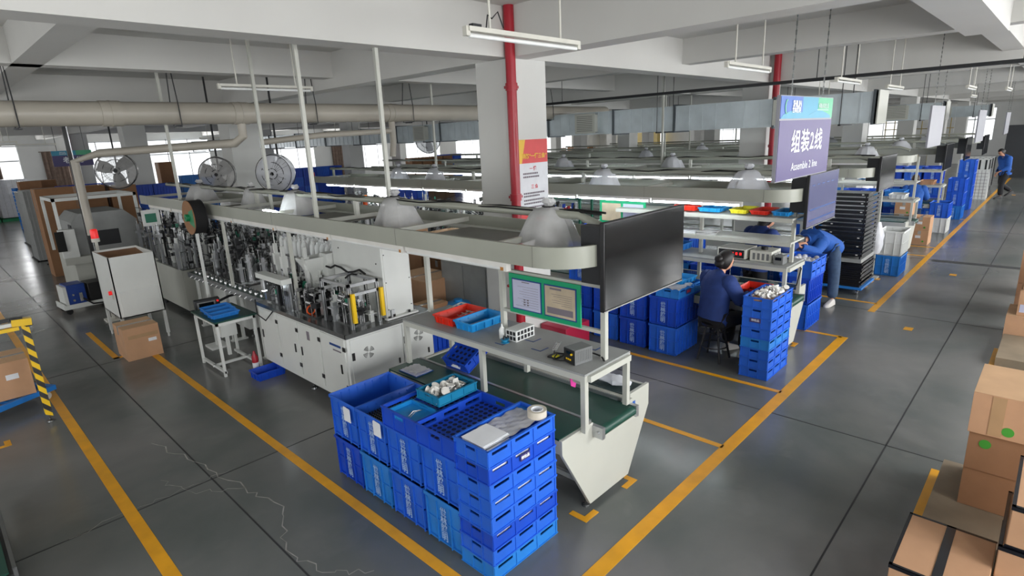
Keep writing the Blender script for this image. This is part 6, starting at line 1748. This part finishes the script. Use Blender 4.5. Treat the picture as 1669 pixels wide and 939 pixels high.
BEND = dict(pelvis=(0, 0, .9), spine=(.18, 0, 1.02), chest=(.42, 0, 1.08), neck=(.57, 0, 1.07), head=(.7, .0, 1.04), look=(.5, 0, -.85),
            shL=(.42, .17, 1.04), elL=(.62, .22, .92), wrL=(.86, .15, 1.02), shR=(.42, -.17, 1.03), elR=(.6, -.22, .9), wrR=(.86, -.08, 1.01),
            hipL=(.02, .1, .88), knL=(.02, .14, .47), anL=(.06, .17, .09), toeL=(.2, .19, 0), hipR=(.02, -.1, .88), knR=(-.02, -.16, .47), anR=(-.06, -.2, .09), toeR=(.1, -.22, 0), hem=(-.06, 0, .86))
person('person in a blue jacket and jeans bending over the blue crates at the aisle', (9.66, 2.5, 0), R(160), BEND, 'jacket_blue', 'jeans', 'shoe_white', hair='short')
SIT2 = dict(SEATED)
person('person in a blue jacket seated with back to the camera at the fourth bench', (16.85, 2.62, 0), R(10), {k: (v if k == 'look' or k[:3] in ('toe',) else (v[0], v[1], v[2]+(0 if k[:2] == 'an' else .1))) for k, v in SEATED.items()}, 'jacket_blue', 'jeans', 'shoe_dark', 'hair_brown', hair='short')
t = thing('stool', 'dark stool under the seated person at the fourth bench', 'stool', (16.87, 2.62, 0))
m = MB(); m.lathe([(0, .5), (.16, .5), (.16, .555), (0, .56)], n=18); obj('seat', m, 'black_plastic', t)
for k in range(4):
    a = PI/4+k*PI/2; m = MB(); m.cyl((.1*math.cos(a), .1*math.sin(a), .5), (.2*math.cos(a), .2*math.sin(a), 0), .014, 8); obj('leg', m, 'dark_metal', t)
WALK = dict(pelvis=(0, 0, .9), spine=(.03, 0, 1.08), chest=(.08, 0, 1.3), neck=(.13, 0, 1.43), head=(.2, 0, 1.54), look=(.75, .1, -.6),
            shL=(.07, .19, 1.34), elL=(.08, .26, 1.06), wrL=(.26, .22, .95), shR=(.07, -.19, 1.34), elR=(-.02, -.26, 1.08), wrR=(.1, -.24, .86),
            hipL=(.0, .1, .88), knL=(.12, .1, .48), anL=(.08, .08, .09), toeL=(.22, .08, 0), hipR=(0, -.1, .88), knR=(.02, -.1, .47), anR=(-.34, -.1, .24), toeR=(-.3, -.1, .06))
person('person in a blue jacket and black trousers walking along the aisle line', (25.75, 1.52, 0), R(125), WALK, 'jacket_blue', 'trousers_black', 'shoe_dark', hair='short')
# the rest of the goods lying on the farther benches
random.seed(44)
far = [(10.7, 3.4), (10.7, 3.8), (10.8, 4.3), (14.4, 2.5), (14.4, 3.0), (14.4, 3.6), (17.8, 2.5), (17.8, 3.2), (17.8, 3.9)]
for i, (x, y) in enumerate(far):
    mn = ['light_blue_tray', 'sky_blue_crate', 'cardboard', 'white_crate'][i % 4]
    L_ = {'light_blue_tray': 'cyan', 'sky_blue_crate': 'blue', 'cardboard': 'brown', 'white_crate': 'white'}[mn]
    single('parts_tray', bin_mesh(mn, .4, .3, .1), '%s tray on the shelf of the %s bench, %s from the aisle' % (L_, {10.7: 'third', 10.8: 'third', 14.4: 'fourth', 17.8: 'fifth'}[x], ['nearest', 'second', 'third'][i % 3]), 'tray', (x, y, 1.151))

# goods between the near machines and the pillar
t = thing('steel_cabinet', 'grey steel cabinet standing left of the near white pillar', 'cabinet', (5.1, 5.42, 0))
m = MB(); m.box(0, 0, .05, .55, .95, 1.1); m.box(-.01, -.01, 1.1, .56, .96, 1.12); m.box(.02, .02, 0, .53, .93, .05); obj('cabinet_body', m, 'cabinet_grey', t)
m = MB(); m.box(-.01, .02, .1, 0, .465, 1.05); m.box(-.01, .485, .1, 0, .93, 1.05); obj('door', m, 'cabinet_grey', t)
t = thing('water_drum', 'bright blue plastic drum beside the grey cabinet behind the near bench', 'drum', (4.85, 5.75, 0))
m = MB(); m.lathe([(0, 0), (.16, 0), (.175, .02), (.175, .25), (.18, .27), (.175, .29), (.175, .56), (.16, .6), (.06, .62), (.06, .65), (0, .65)], n=24); obj('drum_body', m, 'light_blue_tray', t)
carton('large pale carton on the goods pile behind the white machine', 4.75, 6.3, .40, .62, .85, .42, 'cardboard', tape_dir='x')
carton('dark brown carton beneath the large pale carton behind the machine', 4.75, 6.32, 0, .6, .8, .395, 'cardboard_dark', tape_dir='x')
carton('open brown carton in the deep blue crate behind the near bench', 4.35, 5.8, .38, .36, .3, .26, 'cardboard_dark', tape_dir='x', stickers=(('-y', .05, .06, .08, .1, 'paper'),))
crate(CB, 'deep blue crate carrying an open carton behind the near bench', 4.5, 5.95, .001)
for k in range(3): carton('brown carton behind the grey cabinet, %s of its pile' % ['lowest', 'middle', 'topmost'][k], 5.75, 6.9, .42*k+.001*k, .7, .8, .41, 'cardboard_dark', tape_dir='x')
for k in range(3): carton('brown carton far under the near hood beyond the goods pile, %s of its pile' % ['lowest', 'middle', 'topmost'][k], 5.7, 8.3, .42*k+.001*k, .7, .8, .41, 'cardboard', tape_dir='x')
# green board and colourful parts rack on the second line
t = thing('notice_board', 'green notice board with tan and lilac sheets under the second hood', 'notice board', (7.12, 4.22, 1.45))
m = MB(); m.box(-.012, 0, 0, 0, .78, .33); obj('board_panel', m, 'board_green', t)
for y, mm in ((.41, 'paper_tan'), (.04, 'paper_lilac')):
    m = MB(); m.box(-.016, y, .035, -.012, y+.33, .295); obj('sheet', m, mm, t)
t = thing('parts_rack', 'rack crowded with small coloured parts beyond the white pillar', 'rack', (9.0, 6.8, 0))
m = MB()
for y in (0, 1.2, 2.4): m.box(0, y, 0, .04, y+.04, 1.9); m.box(.4, y, 0, .44, y+.04, 1.9)
for z in (1.2, 1.5, 1.85): m.box(0, 0, z, .44, 2.44, z+.02)
obj('rack_frame', m, 'pcb_green', t)
random.seed(77); m = MB()
for k in range(110):
    y = random.uniform(.04, 2.36); z = random.choice((1.22, 1.52)); m.box(.02, y, z, .1, y+.02, z+random.uniform(.1, .26), random.randrange(5))
o = obj('small_parts', m, ['dark_metal', 'text_red', 'white_powder', 'deep_blue_crate', 'silver'], t)
